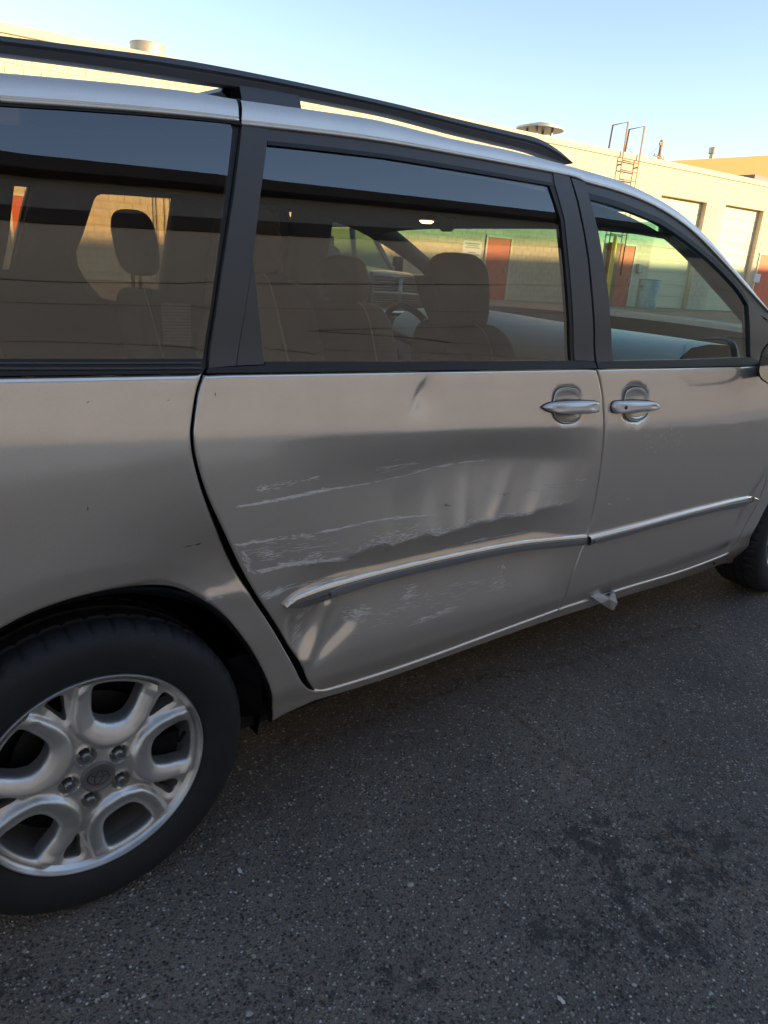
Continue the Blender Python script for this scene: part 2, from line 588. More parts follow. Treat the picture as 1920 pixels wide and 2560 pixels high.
def fill2d(outline, step, holes=(), ring=0.0):
    """triangulate the inside of an outline with evenly spread inner points -> pts, tris, boundary loops"""
    loops = [densify(outline, step)] + [densify(h, step) for h in holes]
    verts, edges = [], []
    for lp in loops:
        s = len(verts)
        verts += [tuple(p) for p in lp]
        edges += [(s + i, s + (i + 1) % len(lp)) for i in range(len(lp))]
    nb = len(verts)
    if ring > 0:
        rp = shrink(loops[0], ring)
        ok = inside(np.array(loops[0]), rp) & (poly_dist(loops[0], rp) > ring * 0.6)
        verts += [tuple(p) for p in rp[ok]]
        g2 = ring + step * 0.7
        rp = shrink(loops[0], g2)
        ok = inside(np.array(loops[0]), rp) & (poly_dist(loops[0], rp) > g2 * 0.8)
        verts += [tuple(p) for p in rp[ok]]
    lo = np.min(np.array(loops[0]), 0)
    hi = np.max(np.array(loops[0]), 0)
    gx = np.arange(lo[0], hi[0], step)
    gy = np.arange(lo[1], hi[1], step * 0.866)
    G = np.array([(x + (0.5 * step if k % 2 else 0), y) for k, y in enumerate(gy) for x in gx])
    if len(G):
        m = inside(np.array(loops[0]), G)
        for h in loops[1:]:
            m &= ~inside(np.array(h), G)
        G = G[m]
        if len(G):
            md = poly_dist(loops[0], G)
            for h in loops[1:]:
                md = np.minimum(md, poly_dist(h, G))
            G = G[md > (ring + step * 1.15 if ring > 0 else step * 0.45)]
            verts += [tuple(p) for p in G]
    r = delaunay_2d_cdt([Vector(v) for v in verts], edges, [], 1, 1e-6)
    v2 = np.array([(p[0], p[1]) for p in r[0]])
    tris = [tuple(f) for f in r[2]]
    if holes:
        cen = np.array([v2[list(t)].mean(0) for t in tris])
        keep = inside(np.array(loops[0]), cen)
        for h in loops[1:]:
            keep &= ~inside(np.array(h), cen)
        tris = [t for t, k in zip(tris, keep) if k]
    return v2, tris
def panel(name, outline, m, parent, step=0.012, dent=none, off=0.0, thick=0.015, mirror=False, edge=0.0, gap=0.0, smooth=True, yfun=None, holes=()):
    """a sheet following the side surface, its rim turned inwards by thick"""
    ol = np.array(outline, float)
    if gap:
        ol = shrink(ol, gap)
    v2, tris = fill2d(ol, step, holes=holes, ring=edge)
    x, z = v2[:, 0], v2[:, 1]
    y = (skin(x, z, dent) if yfun is None else yfun(x, z)) + off
    # boundary edges
    cnt = {}
    for t in tris:
        for a, b in ((t[0], t[1]), (t[1], t[2]), (t[2], t[0])):
            cnt[(a, b)] = 1
    bnd = [(a, b) for (a, b) in cnt if (b, a) not in cnt]
    bv = sorted({i for e in bnd for i in e})
    if edge > 0:
        y = y.copy()
        y[bv] += edge * 0.6
    verts = [(x[i], y[i], z[i]) for i in range(len(x))]
    faces = list(tris)
    if thick > 0:
        idx = {}
        for i in bv:
            idx[i] = len(verts)
            verts.append((x[i], y[i] + thick, z[i]))
        for a, b in bnd:
            faces.append((b, a, idx[a], idx[b]))
    if mirror:
        verts = [(a, VW - b, c) for a, b, c in verts]
    me = pydata(verts, faces)
    bm = bmesh.new()
    bm.from_mesh(me)
    bmesh.ops.recalc_face_normals(bm, faces=bm.faces)
    # the outside must look away from the van
    s = sum(f.normal.y * f.calc_area() for f in bm.faces)
    if (s > 0) != mirror:
        bmesh.ops.reverse_faces(bm, faces=bm.faces)
    bm.to_mesh(me)
    bm.free()
    o = link(name, me, m, parent, smooth)
    if smooth and edge == 0:
        me.set_sharp_from_angle(angle=rad(40))
    return o

# ------------------------------------------------------------------ ground
WO, WT = np.array([4.09, 20.0]), np.array([0.9935, -0.1136])     # far building: line of its front wall
WN = np.array([-0.1136, -0.9935])
BASE = 0.60
def gz(x, y):
    d = (x - WO[0]) * WN[0] + (y - WO[1]) * WN[1]
    return BASE * (1 - smooth01(2.0, 15.0, d))

def asphalt_material():
    m, nt, b = mat('worn_asphalt')
    tc = N(nt, 'ShaderNodeTexCoord')
    co = tc.outputs['Object']
    # stones of three sizes in dark binder
    def vor(scale):
        v = N(nt, 'ShaderNodeTexVoronoi', feature='F1')
        v.inputs['Scale'].default_value = scale
        L(nt, co, v.inputs['Vector'])
        return v
    v1, v2, v3 = vor(105.0), vor(58.0), vor(210.0)
    def stone(v, r0, r1):
        mr = N(nt, 'ShaderNodeMapRange')
        mr.inputs['From Min'].default_value = r0
        mr.inputs['From Max'].default_value = r1
        mr.inputs['To Min'].default_value = 1
        mr.inputs['To Max'].default_value = 0
        L(nt, v.outputs['Distance'], mr.inputs['Value'])
        return mr.outputs['Result']
    def tone(v, stops):
        bw = N(nt, 'ShaderNodeSeparateColor')
        L(nt, v.outputs['Color'], bw.inputs['Color'])
        r = ramp(nt, stops)
        L(nt, bw.outputs['Red'], r.inputs['Fac'])
        return r.outputs['Color']
    big = N(nt, 'ShaderNodeTexNoise', i_Scale=1.1, i_Detail=6.0, i_Roughness=0.62)
    L(nt, co, big.inputs['Vector'])
    mid = N(nt, 'ShaderNodeTexNoise', i_Scale=7.0, i_Detail=6.0, i_Roughness=0.7)
    L(nt, co, mid.inputs['Vector'])
    binder = ramp(nt, [(0.32, (0.092, 0.077, 0.065)), (0.5, (0.155, 0.126, 0.100)), (0.72, (0.232, 0.184, 0.140))])
    L(nt, big.outputs['Fac'], binder.inputs['Fac'])
    c = binder.outputs['Color']
    def over(base, col, fac):
        mx = N(nt, 'ShaderNodeMix', data_type='RGBA')
        L(nt, fac, mx.inputs['Factor'])
        L(nt, base, mx.inputs['A'])
        L(nt, col, mx.inputs['B'])
        return mx.outputs['Result']
    def mul(a, bb):
        n = N(nt, 'ShaderNodeMath', operation='MULTIPLY')
        L(nt, a, n.inputs[0])
        if isinstance(bb, float):
            n.inputs[1].default_value = bb
        else:
            L(nt, bb, n.inputs[1])
        return n.outputs[0]
    c = over(c, tone(v3, [(0.0, (0.051, 0.046, 0.045)), (0.5, (0.126, 0.114, 0.104)), (0.85, (0.254, 0.230, 0.210)), (1.0, (0.439, 0.401, 0.361))]), mul(stone(v3, 0.3, 0.5), 0.85))
    c = over(c, tone(v1, [(0.0, (0.034, 0.031, 0.031)), (0.4, (0.101, 0.092, 0.084)), (0.72, (0.254, 0.230, 0.210)), (0.92, (0.456, 0.418, 0.379)), (1.0, (0.650, 0.650, 0.650))]), stone(v1, 0.27, 0.42))
    pick = N(nt, 'ShaderNodeSeparateColor')
    L(nt, v2.outputs['Color'], pick.inputs['Color'])
    gt = N(nt, 'ShaderNodeMath', operation='GREATER_THAN')
    gt.inputs[1].default_value = 0.62
    L(nt, pick.outputs['Green'], gt.inputs[0])
    c = over(c, tone(v2, [(0.0, (0.054, 0.045, 0.037)), (0.5, (0.160, 0.132, 0.105)), (0.85, (0.397, 0.318, 0.245)), (1.0, (0.560, 0.544, 0.455))]), mul(stone(v2, 0.22, 0.36), gt.outputs[0]))
    # patches where the binder has bled up dark
    dk = N(nt, 'ShaderNodeTexNoise', i_Scale=20.0, i_Detail=10.0, i_Roughness=0.82, i_Distortion=0.0)
    L(nt, co, dk.inputs['Vector'])
    reg = N(nt, 'ShaderNodeTexNoise', i_Scale=1.05, i_Detail=3.0, i_Roughness=0.6)
    mp = N(nt, 'ShaderNodeMapping')
    mp.inputs['Location'].default_value = (3.7, 1.2, 0)
    L(nt, co, mp.inputs['Vector'])
    L(nt, mp.outputs['Vector'], reg.inputs['Vector'])
    rsum = N(nt, 'ShaderNodeMath', operation='MULTIPLY_ADD')
    rsum.inputs[1].default_value = 0.70
    L(nt, reg.outputs['Fac'], rsum.inputs[0])
    L(nt, dk.outputs['Fac'], rsum.inputs[2])
    tot = rsum.outputs[0]
    for (cx_, cy_, rr) in STAINS:
        vd = N(nt, 'ShaderNodeVectorMath', operation='DISTANCE')
        vd.inputs[1].default_value = (cx_, cy_, 0)
        L(nt, co, vd.inputs[0])
        mq = N(nt, 'ShaderNodeMapRange')
        mq.inputs['From Min'].default_value = 0.0
        mq.inputs['From Max'].default_value = rr
        mq.inputs['To Min'].default_value = 0.100
        mq.inputs['To Max'].default_value = 0.0
        L(nt, vd.outputs['Value'], mq.inputs['Value'])
        ad_ = N(nt, 'ShaderNodeMath', operation='ADD')
        L(nt, tot, ad_.inputs[0])
        L(nt, mq.outputs['Result'], ad_.inputs[1])
        tot = ad_.outputs[0]
    rg = N(nt, 'ShaderNodeMapRange')
    rg.inputs['From Min'].default_value = 1.00
    rg.inputs['From Max'].default_value = 1.03
    rg.inputs['To Max'].default_value = 0.72
    L(nt, tot, rg.inputs['Value'])
    tar = N(nt, 'ShaderNodeRGB')
    tar.outputs[0].default_value = (0.020, 0.021, 0.024, 1)
    c = over(c, tar.outputs[0], rg.outputs['Result'])
    # brown dust
    du = ramp(nt, [(0.48, (0, 0, 0)), (0.75, (0.560, 0.544, 0.455))])
    L(nt, mid.outputs['Fac'], du.inputs['Fac'])
    br = N(nt, 'ShaderNodeRGB')
    br.outputs[0].default_value = (0.095, 0.075, 0.058, 1)
    c = over(c, br.outputs[0], mul(du.outputs['Color'], 0.55))
    L(nt, c, b.inputs['Base Color'])
    b.inputs['Roughness'].default_value = 0.82
    # relief
    ad = N(nt, 'ShaderNodeMath', operation='ADD')
    L(nt, stone(v1, 0.15, 0.5), ad.inputs[0])
    L(nt, mul(stone(v3, 0.15, 0.5), 0.5), ad.inputs[1])
    ad2 = N(nt, 'ShaderNodeMath', operation='ADD')
    L(nt, ad.outputs[0], ad2.inputs[0])
    L(nt, mul(mid.outputs['Fac'], 1.5), ad2.inputs[1])
    bp = N(nt, 'ShaderNodeBump')
    bp.inputs['Strength'].default_value = 1.0
    bp.inputs['Distance'].default_value = 0.005
    L(nt, ad2.outputs[0], bp.inputs['Height'])
    L(nt, bp.outputs['Normal'], b.inputs['Normal'])
    return m
STAINS = [(*atz(a, b, 0.0)[:2], r) for a, b, r in ((1560, 2200, 0.30), (1720, 2400, 0.30), (1850, 2120, 0.25), (1350, 2330, 0.16), (860, 2420, 0.18), (330, 2470, 0.18), (120, 2500, 0.20), (1100, 2540, 0.18), (1880, 1850, 0.3), (1450, 2100, 0.15), (640, 2540, 0.14), (1500, 2500, 0.22), (1250, 2130, 0.14), (60, 2400, 0.12))]
ASPH = asphalt_material()
mb = MB()
xs = np.concatenate([[-300, -120, -60], np.linspace(-30, 70, 41), [100, 160, 400]])
ys = np.concatenate([[-300, -120, -60, -30, -20], np.linspace(-12, 24, 37), [40, 80, 160, 400]])
mb.grid([[(x, y, float(gz(x, y))) for y in ys] for x in xs])
g = mb.build('ground', ASPH)
g['kind'] = 'structure'

# ------------------------------------------------------------------ the minivan
VO = (1.0, 0.965, 0.0)
van = thing('minivan', 'silver minivan with dented and scraped sliding door, filling the picture', 'minivan', VO, world=True)

GAPC = [(509, 935), (498, 968), (491, 1000), (483, 1054), (481, 1094), (489, 1152), (515, 1239), (556, 1331), (596, 1418), (637, 1493), (677, 1557), (716, 1625), (742, 1672), (757, 1702), (775, 1722)]
GAPB = [(1492, 923), (1502, 960), (1508, 1000), (1511, 1042), (1509, 1111), (1499, 1192), (1485, 1273), (1470, 1331), (1452, 1378), (1431, 1435), (1417, 1482), (1396, 1524)]
SILL = [(775, 1722), (795, 1728), (830, 1722), (960, 1682), (1090, 1637), (1220, 1589), (1396, 1524)]
SILLF = [(1396, 1524), (1568, 1469), (1701, 1429), (1790, 1396), (1820, 1383)]
GAPD = [(509, 935), (498, 968), (491, 1000), (484, 1054), (482, 1094), (490, 1152), (517, 1239), (559, 1331), (600, 1418), (642, 1493), (686, 1557), (730, 1625), (757, 1672), (768, 1702), (780, 1722)]
c_gapd = PL(GAPD, 6)
c_gapc, c_gapb, c_sill, c_sillf = PL(GAPC, 6), PL(GAPB, 6), PL(SILL, 5), PL(SILLF, 5)
belt = lambda x: 1.1725 - 0.0175 * np.clip(x, -0.6, 2.4)
def beltpts(x0, x1, n=24):
    return [np.array((x, float(belt(x)) - 0.0005)) for x in np.linspace(x0, x1, n)]

# rear quarter panel with the wheel arch and the dog leg below the door
ARCH = [(0, 1577), (87, 1534), (203, 1497), (318, 1480), (405, 1480), (463, 1491), (521, 1518), (579, 1566), (625, 1625), (661, 1691), (678, 1740), (680, 1805)]
arch = PL(ARCH, 5)
a0 = arch[0]
th0 = math.atan2(a0[1] - 0.34, a0[0])
r0 = math.hypot(a0[0], a0[1] - 0.34)
arch_rear = [np.array((r0 * math.cos(t), 0.34 + r0 * math.sin(t))) for t in np.linspace(rad(188), th0, 16)][:-1]
dogleg = PL([(680, 1805), (715, 1786), (760, 1766), (790, 1752)])
out = arch_rear + arch + dogleg[1:] + [c_sill[6]] + [p for p in c_gapc[::-1]] + beltpts(c_gapc[0][0], -0.62) + [np.array((-0.62, 0.30))]
q = panel('quarter_panel', out, PAINT, van, step=0.011, dent=dent_quarter, edge=0.003, gap=0.0036, thick=0.006)
q['label'] = 'rear quarter panel with a soft dent in front of the wheel arch'
# rear end (outside the picture)
mb = MB()
rows = []
for x in np.linspace(-0.625, -1.06, 10):
    t = (-0.625 - x) / 0.435
    zz = np.linspace(0.30, float(belt(x)), 14)
    rows.append([(x, float(side(x, z)) + 0.12 * t ** 3, z) for z in zz])
mb.grid(rows)
mb.build('quarter_panel', PAINT, van)
mb = MB()
mb.grid([[(-1.06 - 0.10 * math.sin(math.pi * i / 10) * (1 if z < 0.8 else 0.5), 0.12 + (VW - 0.24) * i / 10, z) for i in range(11)] for z in np.linspace(0.30, 1.16, 10)])
mb.build('tailgate', PAINT, van)

# sliding door skin
CUP_S = [(1384, 1000), (1390, 980), (1405, 971), (1430, 971), (1446, 980), (1452, 1000), (1452, 1035), (1446, 1050), (1428, 1057), (1404, 1055), (1390, 1044), (1384, 1030)]
CUP_F = [(1561, 1000), (1566, 980), (1580, 971), (1600, 971), (1613, 980), (1618, 1000), (1620, 1030), (1612, 1044), (1596, 1051), (1578, 1050), (1566, 1042), (1562, 1028)]
def cup_outline(c):
    co = PL(c)
    return catmull(list(co) + [co[0]], 4)[:-1]
out = c_gapd + c_sill[3:] + c_gapb[::-1][1:] + beltpts(c_gapb[0][0], c_gapc[0][0])[1:-1]
sdoor = panel('sliding_door', out, PAINT, van, step=0.0072, dent=dent_door, edge=0.003, gap=0.0034, thick=0.006, holes=[cup_outline(CUP_S)])
sdoor['label'] = 'sliding door crushed inwards above its molding, with white scrapes'
# front door skin
FEDGE = [(1820, 1383), (1840, 1357), (1858, 1326), (1880, 1285), (1900, 1247)]
fe = PL(FEDGE, 4)
fx, fz = fe[-1]
fe2 = [np.array((fx + 0.03 * t + 0.02 * t * t, fz + (1.10 - fz) * t)) for t in np.linspace(0, 1, 14)][1:]
out = c_gapb + c_sillf[1:] + fe[1:] + fe2 + beltpts(fe2[-1][0], c_gapb[0][0])[1:-1]
fdoor = panel('front_door', out, PAINT, van, step=0.014, edge=0.003, gap=0.0034, thick=0.006, holes=[cup_outline(CUP_F)])
# front fender, from the door edge to the nose
FARCH = PL([(1824, 1408), (1850, 1398), (1858, 1382), (1879, 1337), (1899, 1301), (1920, 1260)], 3)
ax, az = FARCH[-1]
t1 = math.atan2(az - 0.34, ax - 3.03)
rr_ = math.hypot(az - 0.34, ax - 3.03)
farc = [np.array((3.03 + rr_ * math.cos(t), 0.34 + rr_ * math.sin(t))) for t in np.linspace(t1, rad(-5), 24)][1:]
out = [fe[0] + np.array((-0.012, -0.004))] + list(FARCH) + farc + [np.array((3.62, 0.30)), np.array((3.72, 0.60)), np.array((3.60, 0.86)), np.array((3.2, 0.985)), np.array((2.95, 1.04)), fe2[-1]] + fe2[::-1][1:] + fe[::-1][:-1]
panel('front_fender', out, PAINT, van, step=0.02, gap=0.0012, thick=0.022)
# rocker below the doors
rk_top = [c_sill[6]] + c_sill[7:] + c_sillf[1:]
ROCKB = PL([(790, 1752), (960, 1700), (1220, 1606), (1394, 1545), (1568, 1490), (1701, 1450), (1800, 1413), (1824, 1408)], 3)
out = [p + np.array((0, 0.006)) for p in rk_top] + [FARCH[3] + np.array((-0.004, 0.002)), FARCH[0] + np.array((0, -0.003))] + ROCKB[::-1][1:]
panel('rocker_panel', out, PAINT, van, step=0.02, off=0.004, thick=0.06)
# rolled bright bead along the bottom of the doors
def strip3d(pts2, off, dent=none):
    return [(p[0], float(skin(p[0], p[1], dent)) + off, p[1]) for p in pts2]
mb = MB()
mb.tube(strip3d(resample(c_sill[3:], 60), 0.0015), 0.0065, 10)
mb.build('door_hem', PAINT, sdoor)
mb = MB()
mb.tube(strip3d(resample(c_sillf, 50), 0.0015), 0.0065, 10)
mb.build('door_hem', PAINT, fdoor)

# dark structure behind the panel gaps, floor and wheel houses
mb = MB()
xs = np.linspace(-0.6, 2.62, 90)
rows = []
for x in xs:
    zs = np.linspace(0.30, float(belt(x)) - 0.01, 24)
    ya = side(np.full(24, x), zs)
    rows.append([(x, ya[k] + 0.075, zs[k]) for k in range(24)])
P_ = []
for row in rows:
    ok = []
    for p in row:
        ok.append(p)
    P_.append(ok)
bm_v, bm_f = [], []
nz = 24
for i, row in enumerate(P_):
    bm_v += row
for i in range(len(P_) - 1):
    for j in range(nz - 1):
        q4 = [i * nz + j, (i + 1) * nz + j, (i + 1) * nz + j + 1, i * nz + j + 1]
        cx = sum(bm_v[k][0] for k in q4) / 4
        cz = sum(bm_v[k][2] for k in q4) / 4
        if math.hypot(cx, cz - 0.34) > 0.43 and math.hypot(cx - 3.03, cz - 0.34) > 0.45:
            bm_f.append(q4)
mb.add(bm_v, bm_f)
mb.build('door_jamb', DARK, van)
mb = MB()
mb.box((1.3, VW / 2, 0.30), (3.8, VW - 0.20, 0.06))
mb.build('underbody', DARK, van, smooth=False)
def wheel_house(xc, mirror=False):
    prof = []
    n = 30
    for k in range(n + 1):
        t = rad(-12) + rad(204) * k / n
        rr = 0.405
        prof.append((xc + rr * math.cos(t), 0.34 + rr * math.sin(t)))
    mb = MB()
    rows = []
    for (x, z) in prof:
        y0 = float(side(x, max(z, 0.3))) + 0.020
        rows.append([(x, y if not mirror else VW - y, z) for y in (y0, y0 + 0.08, y0 + 0.2, y0 + 0.36)])
    mb.grid(rows)
    mb.add([(p[0], (0.42 if not mirror else VW - 0.42), p[1]) for p in prof], [list(range(len(prof)))])
    mb.build('wheel_arch_liner', LINER, van)
for xc in (0.0, 3.03):
    for m_ in (False, True):
        wheel_house(xc, m_)
# rolled arch lip and the loose liner edge
mb = MB()
mb.tube(strip3d(resample(arch, 50), 0.010), 0.006, 8)
mb.build('arch_lip', LINER, van)
flap = PL([(640, 1640), (655, 1690), (664, 1740), (668, 1790)], 4)
mb = MB()
mb.grid([[(p[0] - 0.002 - 0.05 * k / 4, float(side(p[0], p[1])) + 0.012 + 0.035 * k / 4 + 0.006 * math.sin(i * 0.9 + k), p[1] - 0.004 * k) for k in range(5)] for i, p in enumerate(flap)])
mb.build('splash_guard', LINER, van)

# ---------------- wheels
def star_hole(kind, c_ang):
    """window outlines of the five double spokes, in wheel plane coordinates"""
    if kind == 'big':
        pts = [(-0.032, 0.126), (-0.013, 0.118), (0.013, 0.118), (0.032, 0.126), (0.0435, 0.146), (0.0485, 0.168), (0.052, 0.190), (0.049, 0.2015), (0.027, 0.2075), (0, 0.209), (-0.027, 0.2075), (-0.049, 0.2015), (-0.052, 0.190), (-0.0485, 0.168), (-0.0435, 0.146)]
    else:
        pts = [(0, 0.150), (0.005, 0.156), (0.0115, 0.178), (0.0185, 0.200), (0.014, 0.2085), (0, 0.210), (-0.014, 0.2085), (-0.0185, 0.200), (-0.0115, 0.178), (-0.005, 0.156)]
    pts = [np.array(p) for p in pts]
    cl = catmull(pts + [pts[0]], 3)[:-1]
    c, s = math.cos(c_ang), math.sin(c_ang)
    return [np.array((p[0] * c - p[1] * s, p[0] * s + p[1] * c)) for p in cl]
BIGS = [star_hole('big', 2 * math.pi * k / 5) for k in range(5)]
SMALLS = [star_hole('small', 2 * math.pi * (k + 0.5) / 5) for k in range(5)]
def wheel(xc, spin, near=True):
    t = bpy.data.objects.new('wheel', None)
    COL.objects.link(t)
    t.parent = van
    t.matrix_parent_inverse = INV[van.name]
    yc = 0.030 if near else VW - 0.030
    t.matrix_basis = Matrix.Translation((xc, yc, 0.34)) @ Matrix.Rotation(0 if near else math.pi, 4, 'Z') @ Matrix.Rotation(spin, 4, 'Y')
    # local: x right, z up, y inwards; y=0 is the rim flange
    mb = MB()
    prof = []
    sw = [(0.224, 0.006), (0.236, -0.004), (0.250, -0.010), (0.270, -0.0145), (0.290, -0.0155), (0.306, -0.013), (0.318, -0.007), (0.327, 0.001), (0.333, 0.010), (0.3375, 0.020)]
    prof = sw + [(0.3385, 0.042), (0.332, 0.045), (0.332, 0.052), (0.3395, 0.055), (0.340, 0.085), (0.333, 0.088), (0.333, 0.097), (0.340, 0.100), (0.340, 0.128), (0.333, 0.131), (0.333, 0.140), (0.3395, 0.143), (0.3375, 0.190), (0.327, 0.208), (0.306, 0.222), (0.270, 0.224), (0.224, 0.205)]
    seg = 288
    vs, fs = [], []
    n = len(prof)
    for k in range(seg):
        a = 2 * math.pi * k / seg
        for i, (r_, h) in enumerate(prof):
            rr = r_
            if r_ > 0.326 and i < 14 or (r_ > 0.326 and i > 20):
                rr = r_ - (0.0055 if (k % 6) == 0 else 0.0)          # shoulder sipes
            vs.append((rr * math.cos(a), h, rr * math.sin(a)))
    for k in range(seg):
        k2 = (k + 1) % seg
        for i in range(n - 1):
            fs.append([k * n + i, k * n + i + 1, k2 * n + i + 1, k2 * n + i])
    mb.add(vs, fs)
    mb.build('tyre', RUBBER, t, angle=40)
    # rim: flange, barrel
    mb = MB()
    mb.lathe([(0.223, 0.012), (0.229, 0.004), (0.2325, -0.001), (0.2325, -0.005), (0.2310, -0.0070), (0.2285, -0.0065), (0.2265, -0.001), (0.2250, 0.004), (0.219, 0.008), (0.2155, 0.018), (0.2125, 0.030), (0.2085, 0.060), (0.200, 0.095), (0.200, 0.190), (0.222, 0.205)], 144, 'Y')
    mb.build('rim', ALLOY, t, angle=45)
    # spokes
    out = [np.array((0.2175 * math.cos(a), 0.2175 * math.sin(a))) for a in np.linspace(0, 2 * math.pi, 120, endpoint=False)]
    v2, tris = fill2d(out, 0.0036, holes=BIGS + SMALLS)
    def height(p):
        r_ = np.hypot(p[:, 0], p[:, 1])
        # dish: hub face, falling slightly to the rim
        base = np.interp(r_, [0, 0.035, 0.075, 0.12, 0.19, 0.2175], [-0.002, -0.002, 0.002, 0.009, 0.015, 0.010])
        u = np.full(len(p), 9.0)
        for bgh in BIGS:
            u = np.minimum(u, poly_dist(bgh, p))
        sm = np.full(len(p), 9.0)
        for s_ in SMALLS:
            sm = np.minimum(sm, poly_dist(s_, p))
        wdt = np.interp(r_, [0.06, 0.10, 0.19, 0.215], [0.050, 0.042, 0.034, 0.033])
        tt = np.clip(u / wdt, 0, 1.6)
        ridge = np.interp(tt, [0, 0.06, 0.2, 0.45, 0.7, 0.86, 0.94, 1.03, 1.12], [0.05, 0.28, 0.52, 0.80, 0.96, 1.0, 0.88, 0.22, 0.0])
        fade = np.interp(r_, [0.045, 0.075, 0.205, 0.2175], [0.0, 1.0, 1.0, 0.55])
        h = base - 0.0165 * ridge * fade
        h = h + 0.006 * np.exp(-(sm / 0.006) ** 2)
        for k in range(5):                                             # lug recesses
            a = 2 * math.pi * (k + 0.5) / 5 + math.pi / 2
            d = np.hypot(p[:, 0] - 0.0572 * math.cos(a), p[:, 1] - 0.0572 * math.sin(a))
            h = h + 0.022 * (1 - smooth01(0.0160, 0.0195, d)) - 0.0022 * np.exp(-((d - 0.0215) / 0.003) ** 2)
        return h
    h = height(v2)
    cnt = {}
    for f in tris:
        for a, b in ((f[0], f[1]), (f[1], f[2]), (f[2], f[0])):
            cnt[(a, b)] = 1
    bnd = [(a, b) for (a, b) in cnt if (b, a) not in cnt]
    verts = [(v2[i][0], h[i], v2[i][1]) for i in range(len(v2))]
    faces = list(tris)
    cache = {}
    lv = (0.010, 0.035)
    for e in bnd:
        for i in e:
            if i not in cache:
                cache[i] = []
                for dd in lv:
                    cache[i].append(len(verts))
                    s = 1.0
                    verts.append((v2[i][0] * s, h[i] + dd, v2[i][1] * s))
    for a, b in bnd:
        faces.append((b, a, cache[a][0], cache[b][0]))
        faces.append((cache[b][0], cache[a][0], cache[a][1], cache[b][1]))
    mbs = MB()
    mbs.add(verts, faces)
    mbs.build('spokes', ALLOY, t, angle=55)
    # brake disc and dark hub behind
    mb = MB()
    mb.lathe([(0.0, 0.075), (0.075, 0.075), (0.08, 0.085), (0.15, 0.085), (0.15, 0.100), (0.0, 0.100)], 64, 'Y')
    mb.build('brake_disc', STEEL, t, angle=30)
    mb = MB()
    mb.lathe([(0.0, 0.11), (0.199, 0.11)], 64, 'Y')
    mb.build('backing_plate', DARK, t)
    # centre cap with an emblem of three ovals
    mb = MB()
    mb.lathe([(0.0, -0.0085), (0.024, -0.0085), (0.0275, -0.0097), (0.0305, -0.0108), (0.0335, -0.0097), (0.035, -0.004), (0.035, 0.004)], 48, 'Y')
    mb.build('centre_cap', CAPM, t, angle=50)
    mb = MB()
    def oval(a_, b_, cz, w_=0.0014):
        pts = []
        for k in range(33):
            q_ = 2 * math.pi * k / 32
            pts.append((a_ * math.cos(q_), -0.0092, cz + b_ * math.sin(q_)))
        mb.tube(pts, w_, 6, caps=False, flat=0.7)
    oval(0.0225, 0.0172, 0.0)
    oval(0.0078, 0.0155, 0.0)
    oval(0.0172, 0.0071, 0.0082)
    mb.build('emblem', CAPR, t)
    for k in range(5):
        a = 2 * math.pi * (k + 0.5) / 5 + math.pi / 2
        cx, cz = 0.0572 * math.cos(a), 0.0572 * math.sin(a)
        m2 = MB()
        m2.lathe([(0.0, -0.0040), (0.0070, -0.0040), (0.0092, -0.0020), (0.0102, 0.001), (0.0112, 0.004), (0.0115, 0.026)], 6, 'Y', (cx, 0, cz))
        m2.lathe([(0.0, -0.0056), (0.0060, -0.0053), (0.0074, -0.0036)], 20, 'Y', (cx, 0, cz))
        m2.build('lug_nut', NUTM, t, angle=30)
    if near:
        a = rad(24)
        m2 = MB()
        p0 = Vector((0.196 * math.cos(a), 0.012, 0.196 * math.sin(a)))
        m2.tube([p0, p0 + Vector((-0.012, -0.014, -0.004)), p0 + Vector((-0.020, -0.022, -0.007))], [0.0045, 0.0045, 0.005], 10)
        m2.build('valve_stem', LINER, t)
    return t
CAPM = simple('cap_grey', (0.24, 0.23, 0.215), 0.4, 0.6)
CAPR = simple('cap_emblem', (0.09, 0.088, 0.085), 0.35, 0.5)
NUTM = simple('lug_nut_steel', (0.34, 0.33, 0.32), 0.42, 1.0)
WHEEL = wheel(0.0, rad(17))
def wheel_copy(src, xc, spin, near):
    t = src.copy()
    COL.objects.link(t)
    yc = (0.030 if xc < 1 else 0.055) if near else VW - 0.030
    t.matrix_basis = Matrix.Translation((xc, yc, 0.34)) @ Matrix.Rotation(0 if near else math.pi, 4, 'Z') @ Matrix.Rotation(spin, 4, 'Y')
    for ch in list(src.children):
        c = ch.copy()
        COL.objects.link(c)
        c.parent = t
wheel_copy(WHEEL, 3.23, rad(20), True)
wheel_copy(WHEEL, 0.0, 0.3, False)
wheel_copy(WHEEL, 3.03, 1.0, False)


# ---------------- glasshouse
def both(name, outline, m, parent, far=True, fm=None, **kw):
    o = panel(name, outline, m, parent, **kw)
    if far:
        kw2 = dict(kw)
        kw2['step'] = max(kw.get('step', 0.02), 0.06)
        kw2['dent'] = none
        kw2['edge'] = 0
        panel(name, outline, fm or m, van, mirror=True, **kw2)
    return o
zb_ = lambda x: float(belt(x))
